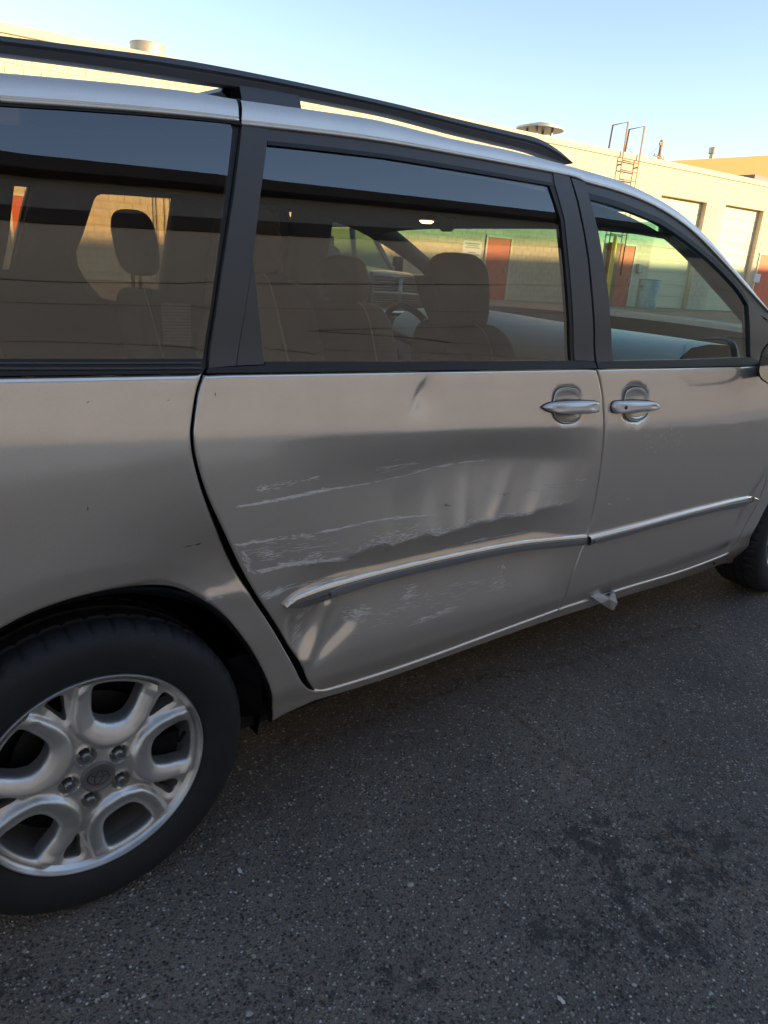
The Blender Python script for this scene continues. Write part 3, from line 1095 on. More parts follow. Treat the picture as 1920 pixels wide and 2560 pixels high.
# black base of the glass, just above the belt (outer weather strips)
def strip_outline(pts_bot, pts_top):
    return list(pts_bot) + list(pts_top)[::-1]
s_rear = PL([(0, 897), (250, 897), (506, 897)], 4)
xL = -0.85
strip_r = [np.array((xL, zb_(xL) + 0.002)), np.array((c_gapc[0][0] - 0.004, zb_(c_gapc[0][0]) + 0.001))] 
top_r = [np.array((xL, s_rear[0][1] + 0.004))] + s_rear + PL([(510, 915)])
both('weather_strip', strip_outline(beltpts(xL, c_gapc[0][0] - 0.003), top_r), SEAL, q, off=-0.004, thick=0.02, step=0.03)
s_sl = PL([(519, 919), (660, 913), (661, 905), (1000, 904), (1432, 901), (1484, 904)])
both('weather_strip', strip_outline(beltpts(c_gapc[0][0] + 0.004, c_gapb[0][0] - 0.003), s_sl), SEAL, sdoor, off=-0.004, thick=0.02, step=0.03)
s_fr = PL([(1489, 905), (1530, 902), (1721, 899), (1874, 893), (1920, 890)])
both('weather_strip', strip_outline(beltpts(c_gapb[0][0] + 0.002, s_fr[-1][0]), s_fr), SEAL, fdoor, off=-0.004, thick=0.02, step=0.03)
# groove lines of the sliding door track below the rear glass
for py_, rr_t in ((908, 0.0022), (921, 0.0026)):
    mb = MB()
    mb.tube([(p[0], float(side(p[0], p[1])) - 0.005, p[1]) for p in PL([(-200, py_ + 1), (0, py_), (250, py_), (500, py_ - 1)], 4)], rr_t, 8)
    mb.build('track_lip', TRIM, q)
# rear quarter glass
GT = [(0, 262), (150, 271), (350, 285), (500, 298), (566, 305), (578, 313), (582, 325)]
gt = PL(GT, 3)
gb = PL([(508, 899), (250, 900), (0, 900)])
dx = 0.62
rg = [np.array((xL + 0.16, gt[0][1] - 0.035)), np.array((xL + 0.02, gt[0][1] - 0.16)), np.array((xL - 0.02, gb[-1][1] + 0.02))]
rear_glass_out = gt + gb + rg[::-1]
rglass = panel('rear_side_window', rear_glass_out, GLASS_T, q, step=0.03, off=0.002, thick=0)
rglass['label'] = 'dark tinted rear side window'
# seal between the rear glass and the sliding door, with the pillar behind
both('window_seal', PL([(566, 303), (579, 309), (584, 324), (563, 470), (540, 660), (509, 899), (509, 925), (517, 925), (548, 690), (580, 480), (602, 312), (600, 300)]), SEAL, q, off=0.006, thick=0.03, step=0.03)
both('window_seal', PL([(0, 252), (250, 269), (450, 286), (598, 301), (602, 312), (566, 307), (500, 300), (350, 287), (150, 273), (0, 264)]) , SEAL, q, off=-0.001, thick=0.02, step=0.03)
# sliding door: rear pillar cover, wedge, upper frame, front pillar
both('door_pillar_cover', PL([(603, 312), (669, 321), (668, 350), (650, 490), (632, 640), (590, 914), (520, 920), (551, 690), (583, 480)]), TRIM, sdoor, off=-0.003, thick=0.03, step=0.02, gap=0.001)
panel('pillar_wedge', PL([(631, 645), (661, 911), (591, 914)]), TRIM, sdoor, off=-0.0015, thick=0.02, step=0.02, gap=0.0008)
both('upper_door_frame', PL([(604, 313), (780, 330), (960, 354), (1191, 395), (1417, 439), (1423, 446), (1385, 462), (1300, 446), (1191, 427), (960, 389), (780, 367), (668, 356), (669, 321)]), TRIM, sdoor, off=-0.001, thick=0.03, step=0.02)
both('door_pillar_cover', PL([(1380, 432), (1421, 441), (1439, 502), (1456, 583), (1467, 651), (1480, 802), (1484, 903), (1434, 901), (1425, 721), (1408, 547), (1384, 461)]), TRIM, sdoor, off=-0.004, thick=0.03, step=0.02, gap=0.001)
both('window_seal', PL([(1378, 459), (1384, 461), (1408, 547), (1425, 721), (1434, 901), (1426, 901), (1417, 721), (1400, 547), (1372, 463)]), SEAL, sdoor, off=-0.002, thick=0.02, step=0.03)
both('window_seal', PL([(668, 352), (780, 363), (960, 385), (1191, 423), (1384, 458), (1384, 466), (1191, 433), (960, 395), (780, 374), (667, 362)]), SEAL, sdoor, off=-0.003, thick=0.02, step=0.03)
sl_out = PL([(662, 352), (780, 364), (960, 386), (1191, 424), (1390, 459), (1410, 547), (1428, 721), (1438, 903), (1000, 907), (655, 909), (628, 650), (646, 490)])
slglass = panel('sliding_door_window', sl_out, GLASS_T, sdoor, step=0.03, off=0.003, thick=0)
# front door: pillar, frame, sail, glass
both('door_pillar_cover', PL([(1425, 444), (1460, 455), (1470, 490), (1493, 576), (1517, 721), (1531, 903), (1489, 905), (1484, 802), (1471, 651), (1460, 583), (1443, 502)]), TRIM, fdoor, off=-0.004, thick=0.03, step=0.02, gap=0.001)
fr_o = catmull(PL([(1424, 440), (1459, 453), (1541, 477), (1631, 513), (1721, 571), (1797, 646), (1872, 727), (1920, 779)]), 3)
fr_i = catmull(PL([(1469, 494), (1539, 513), (1626, 547), (1661, 564), (1721, 606), (1782, 657), (1842, 720), (1868, 760)]), 3)
both('upper_door_frame', list(fr_o) + PL([(1920, 800), (1872, 770)]) + list(fr_i)[::-1] + PL([(1462, 460)]), TRIM, fdoor, off=-0.001, thick=0.03, step=0.02)
fi2 = [p + np.array((0.0, 0.012)) for p in fr_i]
both('window_seal', list(fi2) + [p + np.array((0, -0.004)) for p in fr_i][::-1], SEAL, fdoor, off=-0.004, thick=0.02, step=0.03)
both('mirror_sail', PL([(1868, 762), (1874, 762), (1920, 812), (1935, 830), (1940, 925), (1874, 893)]), TRIM, fdoor, off=-0.005, thick=0.03, step=0.02)
fg_out = PL([(1466, 488)]) + [p + np.array((0.0, 0.006)) for p in fr_i] + PL([(1876, 772), (1876, 896), (1721, 903), (1526, 906), (1514, 721), (1490, 576)])
fglass = panel('front_door_window', fg_out, GLASS_C, fdoor, step=0.03, off=0.004, thick=0)
for nm, ol, m_ in (('rear_side_window', rear_glass_out, GLASS_TF), ('sliding_door_window', sl_out, GLASS_TF), ('front_door_window', fg_out, GLASS_CF)):
    panel(nm, ol, m_, van, step=0.06, off=0.003, thick=0, mirror=True)
# rear end of the glasshouse (outside the picture)
both('rear_pillar', [rg[0], rg[1], rg[2], np.array((xL - 0.02, zb_(xL))), np.array((-1.04, zb_(-1.0))), np.array((-0.95, 1.45)), np.array((-0.84, 1.55)), np.array((-0.50, gt[0][1] - 0.01)), gt[0]], PAINT, van, step=0.05, off=0.006, thick=0.02)

# roof sides and windscreen pillars: smooth strips between their lower edge and the roof line
def strip_panel(top_c, bot_c, n, parent, off):
    tp_, bt_ = resample(top_c, n), resample(bot_c, n)
    res = None
    for mir in (False, True):
        rows = []
        for i in range(n):
            h_ = np.linalg.norm(tp_[i] - bt_[i])
            row = []
            b0 = bt_[i]
            row.append((b0[0], float(side(*b0)) + off + 0.02, b0[1]))
            row.append((b0[0], float(side(*b0)) + off + 0.002, b0[1]))
            for v in (0.06, 0.2, 0.4, 0.6, 0.8, 0.9, 0.96):
                p = b0 + (tp_[i] - b0) * v
                roll = 0.010 * max(0.0, (v - 0.45) / 0.55) ** 2.5
                row.append((p[0], float(side(*p)) + off + roll, p[1]))
            p = tp_[i]
            y1 = float(side(*p)) + off
            row.append((p[0], y1 + 0.014, p[1]))
            row.append((p[0], y1 + 0.024, p[1] + 0.002))
            row.append((p[0], y1 + 0.045, p[1] + 0.003))
            rows.append([(x, VW - y if mir else y, z) for x, y, z in row])
        mb = MB()
        mb.grid(rows)
        o = mb.build('roof_side', PAINT, parent)
        res = res or o
    return res
SIL_R = [(0, 179), (160, 193), (316, 208), (481, 227), (594, 246)]
top = PL(SIL_R, 3)
botm = PL([(596, 301), (450, 285), (250, 268), (0, 251)], 3)
strip_panel([np.array((-0.9, top[0][1] - 0.05))] + top, [np.array((-0.9, botm[-1][1] - 0.06))] + botm[::-1], 60, van, -0.002)
SIL_F = [(605, 248), (700, 261), (830, 280), (960, 301), (1134, 345), (1278, 374), (1417, 411), (1519, 440), (1571, 458), (1661, 503), (1721, 545), (1782, 603), (1842, 675), (1872, 711), (1920, 772), (1965, 832)]
LOW_F = [(1965, 845), (1920, 779), (1872, 727), (1797, 645), (1721, 570), (1631, 512), (1541, 476), (1459, 453), (1423, 438), (1191, 394), (960, 353), (780, 329), (602, 309)]
apil = PL(SIL_F, 3)
rsf = strip_panel(apil, PL(LOW_F, 3)[::-1], 160, van, -0.003)
# bright edge below the roof side
mb = MB()
mb.tube(strip3d(resample(PL(LOW_F[1:], 3), 120), -0.003), 0.004, 8)
mb.build('drip_moulding', PAINT, rsf)
mb = MB()
mb.tube(strip3d(resample(PL([(0, 251), (250, 268), (450, 285), (594, 300)], 3), 40), -0.002), 0.004, 8)
mb.build('drip_moulding', PAINT, rsf)
# dark seam between the two roof side pieces
panel('roof_seam', PL([(592, 244), (607, 246), (604, 312), (594, 306)]), SEAL, van, step=0.02, off=0.008, thick=0.0)

# roof skin and headliner
edge_near = [(-0.9, top[0][1] - 0.055)] + [tuple(p) for p in resample(top, 12)] + [tuple(p) for p in resample([p for p in apil if p[0] < 1.95], 24)]
mb = MB()
rows = []
for (x, z) in edge_near:
    y0 = float(side(x, z)) + 0.022
    row = []
    for k in range(13):
        t = k / 12
        y = y0 + (VW - 2 * y0) * t
        row.append((x, y, z - 0.010 + 0.032 * (1 - (2 * t - 1) ** 2)))
    rows.append(row)
mb.grid(rows)
mb.build('roof', PAINT, van)
mb = MB()
rows = []
for (x, z) in edge_near:
    y0 = float(side(x, z - 0.07)) + 0.03
    zz = z - 0.055 - 0.015 * max(0, x - 1.4)
    rows.append([(x, y0 + (VW - 2 * y0) * k / 12, zz - 0.035 * abs(2 * k / 12 - 1) ** 4 + 0.012) for k in range(13)])
mb.grid(rows)
mb.build('headliner', HEADL, van)
ROOF_Z = lambda x: float(np.interp(x, [p[0] for p in edge_near], [p[1] for p in edge_near]))

# windscreen between the pillars, with a green shade band at its top
m, nt, b = mat('windscreen_glass')
nt.nodes.remove(b)
tr = N(nt, 'ShaderNodeBsdfTransparent')
gl = N(nt, 'ShaderNodeBsdfAnisotropic')
gl.inputs['Roughness'].default_value = 0.0
mx = N(nt, 'ShaderNodeMixShader')
tc = N(nt, 'ShaderNodeTexCoord')
sx = N(nt, 'ShaderNodeSeparateXYZ')
L(nt, tc.outputs['Object'], sx.inputs[0])
cr = ramp(nt, [(0.0, (0.88, 0.95, 0.86)), (0.45, (0.85, 0.93, 0.82)), (0.62, (0.30, 0.70, 0.62)), (1.0, (0.16, 0.52, 0.48))])
mr = N(nt, 'ShaderNodeMapRange')
mr.inputs['From Min'].default_value = 1.40
mr.inputs['From Max'].default_value = 1.66
L(nt, sx.outputs['Z'], mr.inputs['Value'])
L(nt, mr.outputs['Result'], cr.inputs['Fac'])
L(nt, cr.outputs['Color'], tr.inputs['Color'])
L(nt, schlick(nt, 0.03), mx.inputs[0])
L(nt, tr.outputs[0], mx.inputs[1])
L(nt, gl.outputs[0], mx.inputs[2])
L(nt, mx.outputs[0], nt.nodes['Material Output'].inputs['Surface'])
WSG = m
ap = [p for p in apil if p[0] >= 1.93]
ap = [tuple(p) for p in resample(ap, 18)]
mb = MB()
rows = []
for i, (x, z) in enumerate(ap):
    y0 = float(side(x, z)) + 0.012
    row = []
    for k in range(17):
        t = 2 * k / 16 - 1
        y = VW / 2 + (VW / 2 - y0) * t
        row.append((x + 0.20 * (1 - t * t) + 0.002, y, z - 0.006 + 0.010 * (1 - t * t)))
    rows.append(row)
mb.grid(rows)
mb.build('windscreen', WSG, van)
ws_base = rows[-1]
# front pillar inner covers
for mir in (False, True):
    mb = MB()
    pts = []
    for (x, z) in ap:
        y = float(side(x, z)) + 0.045
        pts.append((x - 0.03, VW - y if mir else y, z - 0.025))
    mb.tube(pts, 0.042, 8)
    mb.build('pillar_cover', INNER, van)

# bonnet and nose (outside the picture)
mb = MB()
rows = []
for i in range(12):
    t = i / 11
    row = []
    for k in range(17):
        s = 2 * k / 16 - 1
        xb, yb, zb2 = ws_base[k]
        xe = 3.86 - 0.30 * s * s
        row.append((xb + (xe - xb) * t, VW / 2 + (yb - VW / 2) * (1 - 0.08 * t), zb2 - 0.02 + (0.80 - zb2) * t ** 1.5 - 0.03 * s * s * t))
    rows.append(row)
mb.grid(rows)
row2 = []
for j in range(7):
    row2.append([(rows[-1][k][0] + 0.06 * math.sin(math.pi * j / 6), rows[-1][k][1], rows[-1][k][2] - 0.55 * j / 6) for k in range(17)])
mb.grid(row2)
mb.build('bonnet', PAINT, van)

# ---------------- roof rail with its feet and the cross bar
RT = [(0, 89), (253, 121), (464, 150), (700, 196), (960, 253), (1134, 295), (1284, 330), (1330, 341), (1365, 357), (1400, 382), (1428, 408)]
RB = [(0, 138), (253, 171), (451, 201), (700, 238), (960, 288), (1134, 334), (1250, 362), (1300, 374), (1330, 382), (1365, 394), (1412, 412)]
YR = 0.235
def rail_pts(pts, y=YR):
    return [aty(a, b, y) for a, b in pts]
rt = resample(catmull(rail_pts(RT), 5), 70)
rb = resample(catmull(rail_pts(RB), 5), 70)
def rail(mirror):
    mb = MB()
    rows = []
    ext = [(-0.75, -0.035), (-0.5, -0.012), (-0.25, 0.0)]
    seq = [(np.array((x, YR, rt[0][2] + dz)), np.array((x, YR, rb[0][2] + dz))) for x, dz in ext] + [(rt[i], rb[i]) for i in range(70)]
    for a, b_ in seq:
        hgt = a[2] - b_[2]
        prof = [(0.006, 1.0), (-0.010, 0.93), (-0.018, 0.62), (-0.012, 0.50), (-0.013, 0.42), (-0.008, 0.06), (0.004, 0.0), (0.030, 0.05), (0.034, 0.85), (0.022, 1.0)]
        row = []
        for dy, t in prof:
            yy = YR + dy
            row.append((b_[0] + (a[0] - b_[0]) * t, VW - yy if mirror else yy, b_[2] + hgt * t))
        rows.append(row)
    mb.grid(rows, closed_v=True)
    mb.build('roof_rail', RAILM, van, angle=35)
    # feet
    def foot(px0, px1, yoff=0.0):
        m2 = MB()
        x0, x1 = px0, px1
        rowsf = []
        for t in np.linspace(0, 1, 9):
            x = x0 + (x1 - x0) * t
            zt = float(np.interp(x, rb[:, 0], rb[:, 2])) + 0.012
            zg = ROOF_Z(x) - 0.006
            flare = 1 - 0.45 * math.sin(math.pi * t)
            yn = YR - 0.010
            rowsf.append([(x, (VW - yy if mirror else yy), zz) for yy, zz in ((yn + 0.004, zt), (yn - 0.006, (zt + zg) / 2), (yn - 0.016, zg), (yn + 0.05, zg + 0.004), (yn + 0.04, zt))])
        m2.grid(rowsf, closed_v=True)
        return m2.build('rail_foot', RAILM, van, angle=40)
    xa = aty(580, 232, YR)[0]
    xb = aty(742, 262, YR)[0]
    foot(xa + 0.012, xb)
    foot(-0.62, -0.5)
for mir in (False, True):
    rail(mir)
xc0 = aty(490, 215, 0.45)[0]
mb = MB()
zc = rb[:, 2][20] + 0.012
rows = []
for k in range(15):
    t = k / 14
    y = YR + 0.01 + (VW - 2 * YR - 0.02) * t
    z = 1.698 + 0.02 * math.sin(math.pi * t)
    rows.append([(xc0 - 0.035, y, z), (xc0 - 0.02, y, z + 0.012), (xc0 + 0.025, y, z + 0.014), (xc0 + 0.045, y, z + 0.002), (xc0 + 0.02, y, z - 0.010), (xc0 - 0.02, y, z - 0.010)])
mb.grid(rows, closed_v=True)
mb.build('roof_cross_bar', RAILM, van, angle=40)

# ---------------- door handles
def make_handle(outl, cup, parent, lockpos=None):
    """outl: handle outline pixels, cup: outline of the finger recess"""
    co = cup_outline(cup)
    cc = np.mean(np.array(co), 0)
    # bowl
    mb = MB()
    rows = []
    for k in range(8):
        t = k / 7
        s = math.cos(t * math.pi / 2)
        row = []
        for p in co:
            qx, qz = cc + (p - cc) * s
            row.append((qx, float(side(p[0], p[1])) * s + float(side(*cc)) * (1 - s) - 0.0012 + 0.013 * math.sin(t * math.pi / 2), qz))
        rows.append(row)
    mb.grid(rows, closed_v=True)
    mb.build('handle_cup', PAINT, parent)
    # lip
    mb = MB()
    mb.tube([(p[0], float(side(p[0], p[1])) - 0.0008, p[1]) for p in co + [co[0]]], 0.0016, 6, caps=False)
    mb.build('cup_lip', PAINT, parent)
    ho = PL(outl)
    ho = catmull(list(ho) + [ho[0]], 4)[:-1]
    hc = np.mean(np.array(ho), 0)
    xs_ = [p[0] for p in ho]
    mb = MB()
    rows = []
    for t, s, d in ((0, 0.97, 0.004), (0.2, 1.0, -0.010), (0.45, 0.93, -0.019), (0.75, 0.68, -0.0245), (1, 0.25, -0.026)):
        row = []
        for p in ho:
            qx = hc[0] + (p[0] - hc[0]) * (0.5 + 0.5 * s)
            qz = hc[1] + (p[1] - hc[1]) * s
            e = abs(p[0] - hc[0]) / (max(xs_) - hc[0])
            row.append((qx, float(side(qx, qz)) + d * (1 - 0.35 * min(1, e) ** 3), qz))
        rows.append(row)
    mb.grid(rows, closed_v=True)
    mb.add(rows[-1], [list(range(len(rows[-1])))])
    mb.build('door_handle', HANDM, parent)
    # dark gasket
    mb = MB()
    mb.tube([(hc[0] + (p[0] - hc[0]) * 1.02, float(side(p[0], p[1])) - 0.001, hc[1] + (p[1] - hc[1]) * 1.04) for p in ho + [ho[0]]], 0.0016, 6, caps=False)
    mb.build('handle_gasket', SEAL, parent)
    if lockpos:
        lp = P(*lockpos)
        mb = MB()
        mb.lathe([(0.0, 0.0), (0.0058, 0.0), (0.0070, 0.0022)], 20, 'Y', (lp[0], float(side(*lp)) - 0.0225, lp[1]))
        mb.build('key_lock', SEAL, parent)
HANDM = simple('handle_silver', (0.74, 0.72, 0.69), 0.42, 0.6, coat=0.3)
make_handle([(1353, 1017), (1372, 1007), (1410, 1002), (1450, 1001), (1490, 1004), (1492, 1017), (1488, 1029), (1450, 1033), (1410, 1033), (1372, 1028)], CUP_S, sdoor)
make_handle([(1527, 1017), (1533, 1004), (1560, 1001), (1600, 1001), (1630, 1004), (1643, 1013), (1638, 1022), (1600, 1028), (1560, 1031), (1533, 1031)], CUP_F, fdoor, (1551, 1016))

# ---------------- body side moldings
def molding(top_px, bot_px, parent, dent, cap_rear):
    tp = resample(PL(top_px, 5), 70)
    bt = resample(PL(bot_px, 5), 70)
    prof = [(0.0, 0.012), (0.015, -0.0105), (0.06, -0.0125), (0.26, -0.0142), (0.45, -0.0150), (0.70, -0.0135), (0.88, -0.0100), (0.94, -0.0085), (0.99, -0.0045), (1.0, 0.006)]
    md = (tp + bt) / 2
    soft_d = 0.80 * dent(md[:, 0], md[:, 1])
    soft_d = np.convolve(np.pad(soft_d, 12, mode='edge'), np.ones(25) / 25, 'valid')
    def pt(i, v, d):
        p = tp[i] + (bt[i] - tp[i]) * v
        base = float(skin(p[0], p[1], dent))
        mid = (tp[i] + bt[i]) / 2
        return (p[0], float(side(p[0], p[1])) + float(soft_d[i]) + d, p[1])
    mb = MB()
    mb.grid([[pt(i, v, d) for v, d in prof] for i in range(70)])
    mb.build('side_molding', CHROME, parent, angle=50)
    return pt
def molding_insert(pt, i0, i1, parent):
    mb = MB()
    rows = []
    for i in range(i0, i1 + 1):
        e = min(i - i0, i1 - i)
        sh = {0: 0.55, 1: 0.85}.get(e, 1.0)
        rows.append([pt(i, 0.54 + (v - 0.54) * sh, d) for v, d in ((0.30, -0.0125), (0.31, -0.0168), (0.45, -0.0172), (0.66, -0.0168), (0.82, -0.0150), (0.83, -0.0095))])
    mb.grid(rows)
    mb.build('molding_insert', SATIN, parent, angle=50)
pt = molding([(715, 1517), (725, 1503), (745, 1490), (775, 1479), (820, 1465), (951, 1432), (1123, 1392), (1286, 1359), (1380, 1345), (1463, 1335)],
             [(716, 1519), (725, 1526), (745, 1527), (788, 1519), (853, 1497), (967, 1463), (1100, 1430), (1220, 1403), (1340, 1380), (1457, 1364)], sdoor, dent_door, True)
molding_insert(pt, 8, 68, sdoor)
pt = molding([(1470, 1340), (1597, 1308), (1720, 1275), (1857, 1242), (1880, 1241), (1889, 1246)],
             [(1468, 1363), (1560, 1338), (1654, 1312), (1780, 1280), (1863, 1262), (1890, 1247)], fdoor, none, False)
molding_insert(pt, 1, 62, fdoor)

# ---------------- door mirror
mc = aty(1992, 880, -0.10)
mb = MB()
rows = []
for k in range(13):
    t = k / 12
    x = mc[0] - 0.05 + 0.13 * t
    s = math.sqrt(max(0.0, 1 - (max(0, t - 0.15) / 0.85) ** 2.4)) if t > 0.15 else 1 - 0.06 * (0.15 - t) / 0.15
    row = []
    for j in range(24):
        a = 2 * math.pi * j / 24
        ca, sa = math.cos(a), math.sin(a)
        cx_ = math.copysign(abs(ca) ** 0.6, ca) * 0.125 * s
        cz_ = math.copysign(abs(sa) ** 0.6, sa) * 0.088 * s
        row.append((x, -0.115 + cx_, 1.155 + cz_))
    rows.append(row)
mb.grid(rows, closed_v=True)
mb.build('door_mirror', PAINT, fdoor, angle=50)
mb = MB()
mb.add([(rows[0][j][0] + 0.006, -0.115 + (rows[0][j][1] + 0.115) * 0.97, 1.155 + (rows[0][j][2] - 1.155) * 0.97) for j in range(24)], [list(range(24))])
mb.build('mirror_glass', CHROME, fdoor, smooth=False)
mb = MB()
mb.tube([(mc[0] + 0.03, -0.02, 1.11), (mc[0] + 0.05, 0.04, 1.115), (mc[0] + 0.07, 0.10, 1.12)], [0.03, 0.028, 0.035], 10)
mb.build('mirror_arm', TRIM, fdoor)

# ---------------- scratches and scuffs on the doors: slivers of bare paint lying on the skin
def sliver_mesh(items, dent, parent, name, m_, lift=0.0007):
    vs, fs = [], []
    allq = Pv([p for pts, _ in items for p in pts])
    k0 = 0
    for pts, wd in items:
        n = len(pts)
        q_ = allq[k0:k0 + n]
        k0 += n
        base = len(vs)
        for i, p in enumerate(q_):
            t = q_[min(i + 1, n - 1)] - q_[max(i - 1, 0)]
            t = t / max(np.linalg.norm(t), 1e-6)
            nn = np.array((-t[1], t[0]))
            w_ = wd * (0.25 if i in (0, n - 1) else 1.0)
            for s in (-0.5, 0.5):
                vs.append(p + nn * w_ * s)
        for i in range(n - 1):
            fs.append((base + 2 * i, base + 2 * i + 1, base + 2 * i + 3, base + 2 * i + 2))
    va = np.array(vs)
    ya = skin(va[:, 0], va[:, 1], dent) - lift
    vs = np.stack([va[:, 0], ya, va[:, 1]], 1)
    me = pydata(vs, fs)
    return link(name, me, m_, parent, True, kind='stuff')
rnd = random.Random(3)
def streaks(line, n, spread, ln, wd, jag=0.7, slope=None):
    """n broken slivers scattered about a pixel polyline"""
    out_ = []
    lp = resample(np.array(line, float), 60)
    for _ in range(int(n * 1.2)):
        i = rnd.randint(0, 57)
        p = lp[i] + np.array((rnd.gauss(0, 4), rnd.gauss(0, spread)))
        d = lp[min(i + 2, 59)] - lp[i]
        d = d / max(np.linalg.norm(d), 1e-6)
        if slope is not None:
            d = np.array((1.0, slope))
        l_ = ln * rnd.uniform(0.3, 2.1)
        k = max(3, int(l_ / 7))
        pts = [tuple(p + d * l_ * j / (k - 1) + np.array((0, rnd.uniform(-jag, jag)))) for j in range(k)]
        out_.append((pts, 0.95 * wd * rnd.uniform(0.35, 1.6)))
    return out_
S = []
V = [(583, 1268), (674, 1253), (820, 1229), (967, 1207), (1074, 1180), (1172, 1161), (1255, 1153)]
S += streaks(V, 60, 1.3, 26, 0.0011)
S += streaks(V[:3], 60, 2.0, 26, 0.0017)
S += streaks([(630, 1232), (700, 1210), (800, 1195)], 30, 5, 13, 0.0011, slope=-0.16)
S += streaks([(640, 1225), (670, 1218)], 22, 4, 8, 0.0013)
S += streaks([(770, 1200), (795, 1195)], 12, 2, 8, 0.0014)
S += streaks([(940, 1182), (1040, 1160)], 18, 7, 22, 0.0010, slope=-0.22)
S += streaks([(585, 1362), (680, 1350), (770, 1338)], 46, 2.5, 18, 0.0013)
S += streaks([(790, 1336), (900, 1316), (960, 1303), (1050, 1294)], 46, 1.2, 26, 0.0013)
S += streaks([(600, 1385), (700, 1375), (860, 1360)], 60, 11, 20, 0.0008, slope=-0.13)
S += streaks([(640, 1430), (755, 1408), (855, 1400)], 150, 3.0, 15, 0.0013)
S += streaks([(690, 1420), (800, 1390)], 60, 4.5, 14, 0.0012)
S += streaks([(605, 1378), (622, 1430)], 30, 3, 8, 0.0012, slope=0.9)
S += streaks([(650, 1395), (690, 1385)], 26, 7, 10, 0.0012)
RL = [(893, 1386), (915, 1372), (960, 1362), (985, 1368), (1038, 1348), (1071, 1338), (1100, 1342), (1168, 1319), (1207, 1308), (1253, 1297), (1330, 1288)]
S += streaks([(a, b_ - 5) for a, b_ in RL], 150, 3.2, 11, 0.0011, jag=1.4)
S += streaks([(910, 1352), (985, 1338), (1050, 1325)], 50, 8, 11, 0.0011, slope=-0.25)
S += streaks([(995, 1352), (1015, 1345)], 16, 4, 8, 0.0016)
S += streaks([(1060, 1330), (1100, 1320)], 22, 7, 10, 0.0011)
S += streaks([(1325, 1228), (1400, 1217)], 10, 2, 26, 0.0008)
S += streaks([(1440, 1203), (1455, 1200)], 8, 2, 8, 0.0012)
S += streaks([(1370, 1262), (1410, 1255)], 16, 4, 9, 0.0009)
S += streaks([(1112, 1383), (1200, 1358), (1330, 1333)], 30, 1.2, 24, 0.0010)
S += streaks([(650, 1495), (680, 1488), (705, 1478)], 60, 4.5, 13, 0.0014, slope=-0.5)
S += streaks([(715, 1473), (770, 1465), (830, 1455)], 36, 3, 18, 0.0010)
S += streaks([(740, 1620), (752, 1592), (760, 1583)], 26, 6, 9, 0.0012, slope=-1.2)
S += streaks([(752, 1562), (774, 1540)], 18, 2.5, 8, 0.0012, slope=-0.9)
S += streaks([(866, 1555), (900, 1540), (925, 1535)], 80, 8, 11, 0.0013, slope=-0.25)
S += streaks([(880, 1560), (960, 1545), (1040, 1520)], 60, 14, 14, 0.0007, slope=-0.22)
S += streaks([(1012, 1508), (1030, 1492), (1045, 1488)], 60, 8, 11, 0.0011, slope=-0.3)
S += streaks([(1010, 1570), (1060, 1550), (1130, 1525)], 46, 3, 18, 0.0010)
S += streaks([(1040, 1520), (1130, 1490), (1270, 1460)], 60, 13, 15, 0.0006, slope=-0.22)
S += streaks([(1230, 1475), (1265, 1460)], 30, 9, 9, 0.0008, slope=-0.4)
S += streaks([(1269, 1419), (1272, 1424)], 8, 2, 4, 0.0022)
sliver_mesh(S, dent_door, sdoor, 'scrape_marks', SCUFF)
S2 = streaks([(525, 1510), (545, 1503), (560, 1500)], 16, 2, 10, 0.0012)
sliver_mesh(S2, dent_quarter, q, 'scrape_marks', SCUFF)
DIRT = simple('dark_chip', (0.03, 0.026, 0.022), 0.8)
S3 = streaks([(472, 1378), (505, 1371)], 14, 1.2, 8, 0.0010)
S3 += [([(216, 1008), (221, 1004), (222, 1003)], 0.0016), ([(219, 1266), (220, 1272), (219, 1276)], 0.0022), ([(418, 1002), (422, 1000), (424, 1000)], 0.0012)]
sliver_mesh(S3, dent_quarter, q, 'paint_chips', DIRT)
S4 = [([(538, 981), (538, 985), (538, 990)], 0.0018)] + streaks([(1115, 1272), (1130, 1268)], 8, 2, 5, 0.0014) + streaks([(1262, 1240), (1272, 1238)], 5, 1, 6, 0.0012)
sliver_mesh(S4, dent_door, sdoor, 'paint_chips', DIRT)
S5 = [([(1521, 1259), (1523, 1260), (1525, 1261)], 0.0030), ([(1569, 1246), (1571, 1247), (1572, 1248)], 0.0026), ([(1677, 1070), (1679, 1073), (1679, 1076)], 0.0028)]
S5 += streaks([(1610, 1115), (1660, 1095), (1700, 1105)], 40, 12, 5, 0.0008, slope=-1.0)
sliver_mesh(S5, none, fdoor, 'bird_dirt_specks', SCUFF)

# ---------------- interior
TRIMF = simple('interior_trim', (0.105, 0.097, 0.09), 0.7, bump=0.04, bscale=300)
def inner_y(x, z):
    return VW - side(x, z) - 0.075
def PI_(pts):
    a = np.asarray(pts, float)
    res = []
    for px, py in a:
        y = 1.7
        for _ in range(40):
            p = aty(px, py, y)
            y = 0.5 * y + 0.5 * float(inner_y(p[0], p[2]))
        res.append(np.array((p[0], p[2])))
    return res
def closed(pts, n=3):
    return catmull(list(pts) + [pts[0]], n)[:-1]
H_Q = PI_([(208, 585), (235, 501), (243, 489), (258, 484), (340, 489), (439, 496), (424, 595), (409, 693), (400, 775), (253, 745), (215, 700), (195, 665), (190, 628)])
H_T = PI_([(36, 463), (83, 467), (87, 478), (62, 590), (34, 674), (5, 676), (22, 590)])
H_S = PI_([(677, 521), (743, 530), (735, 585), (722, 700), (712, 765), (640, 775), (655, 640)])
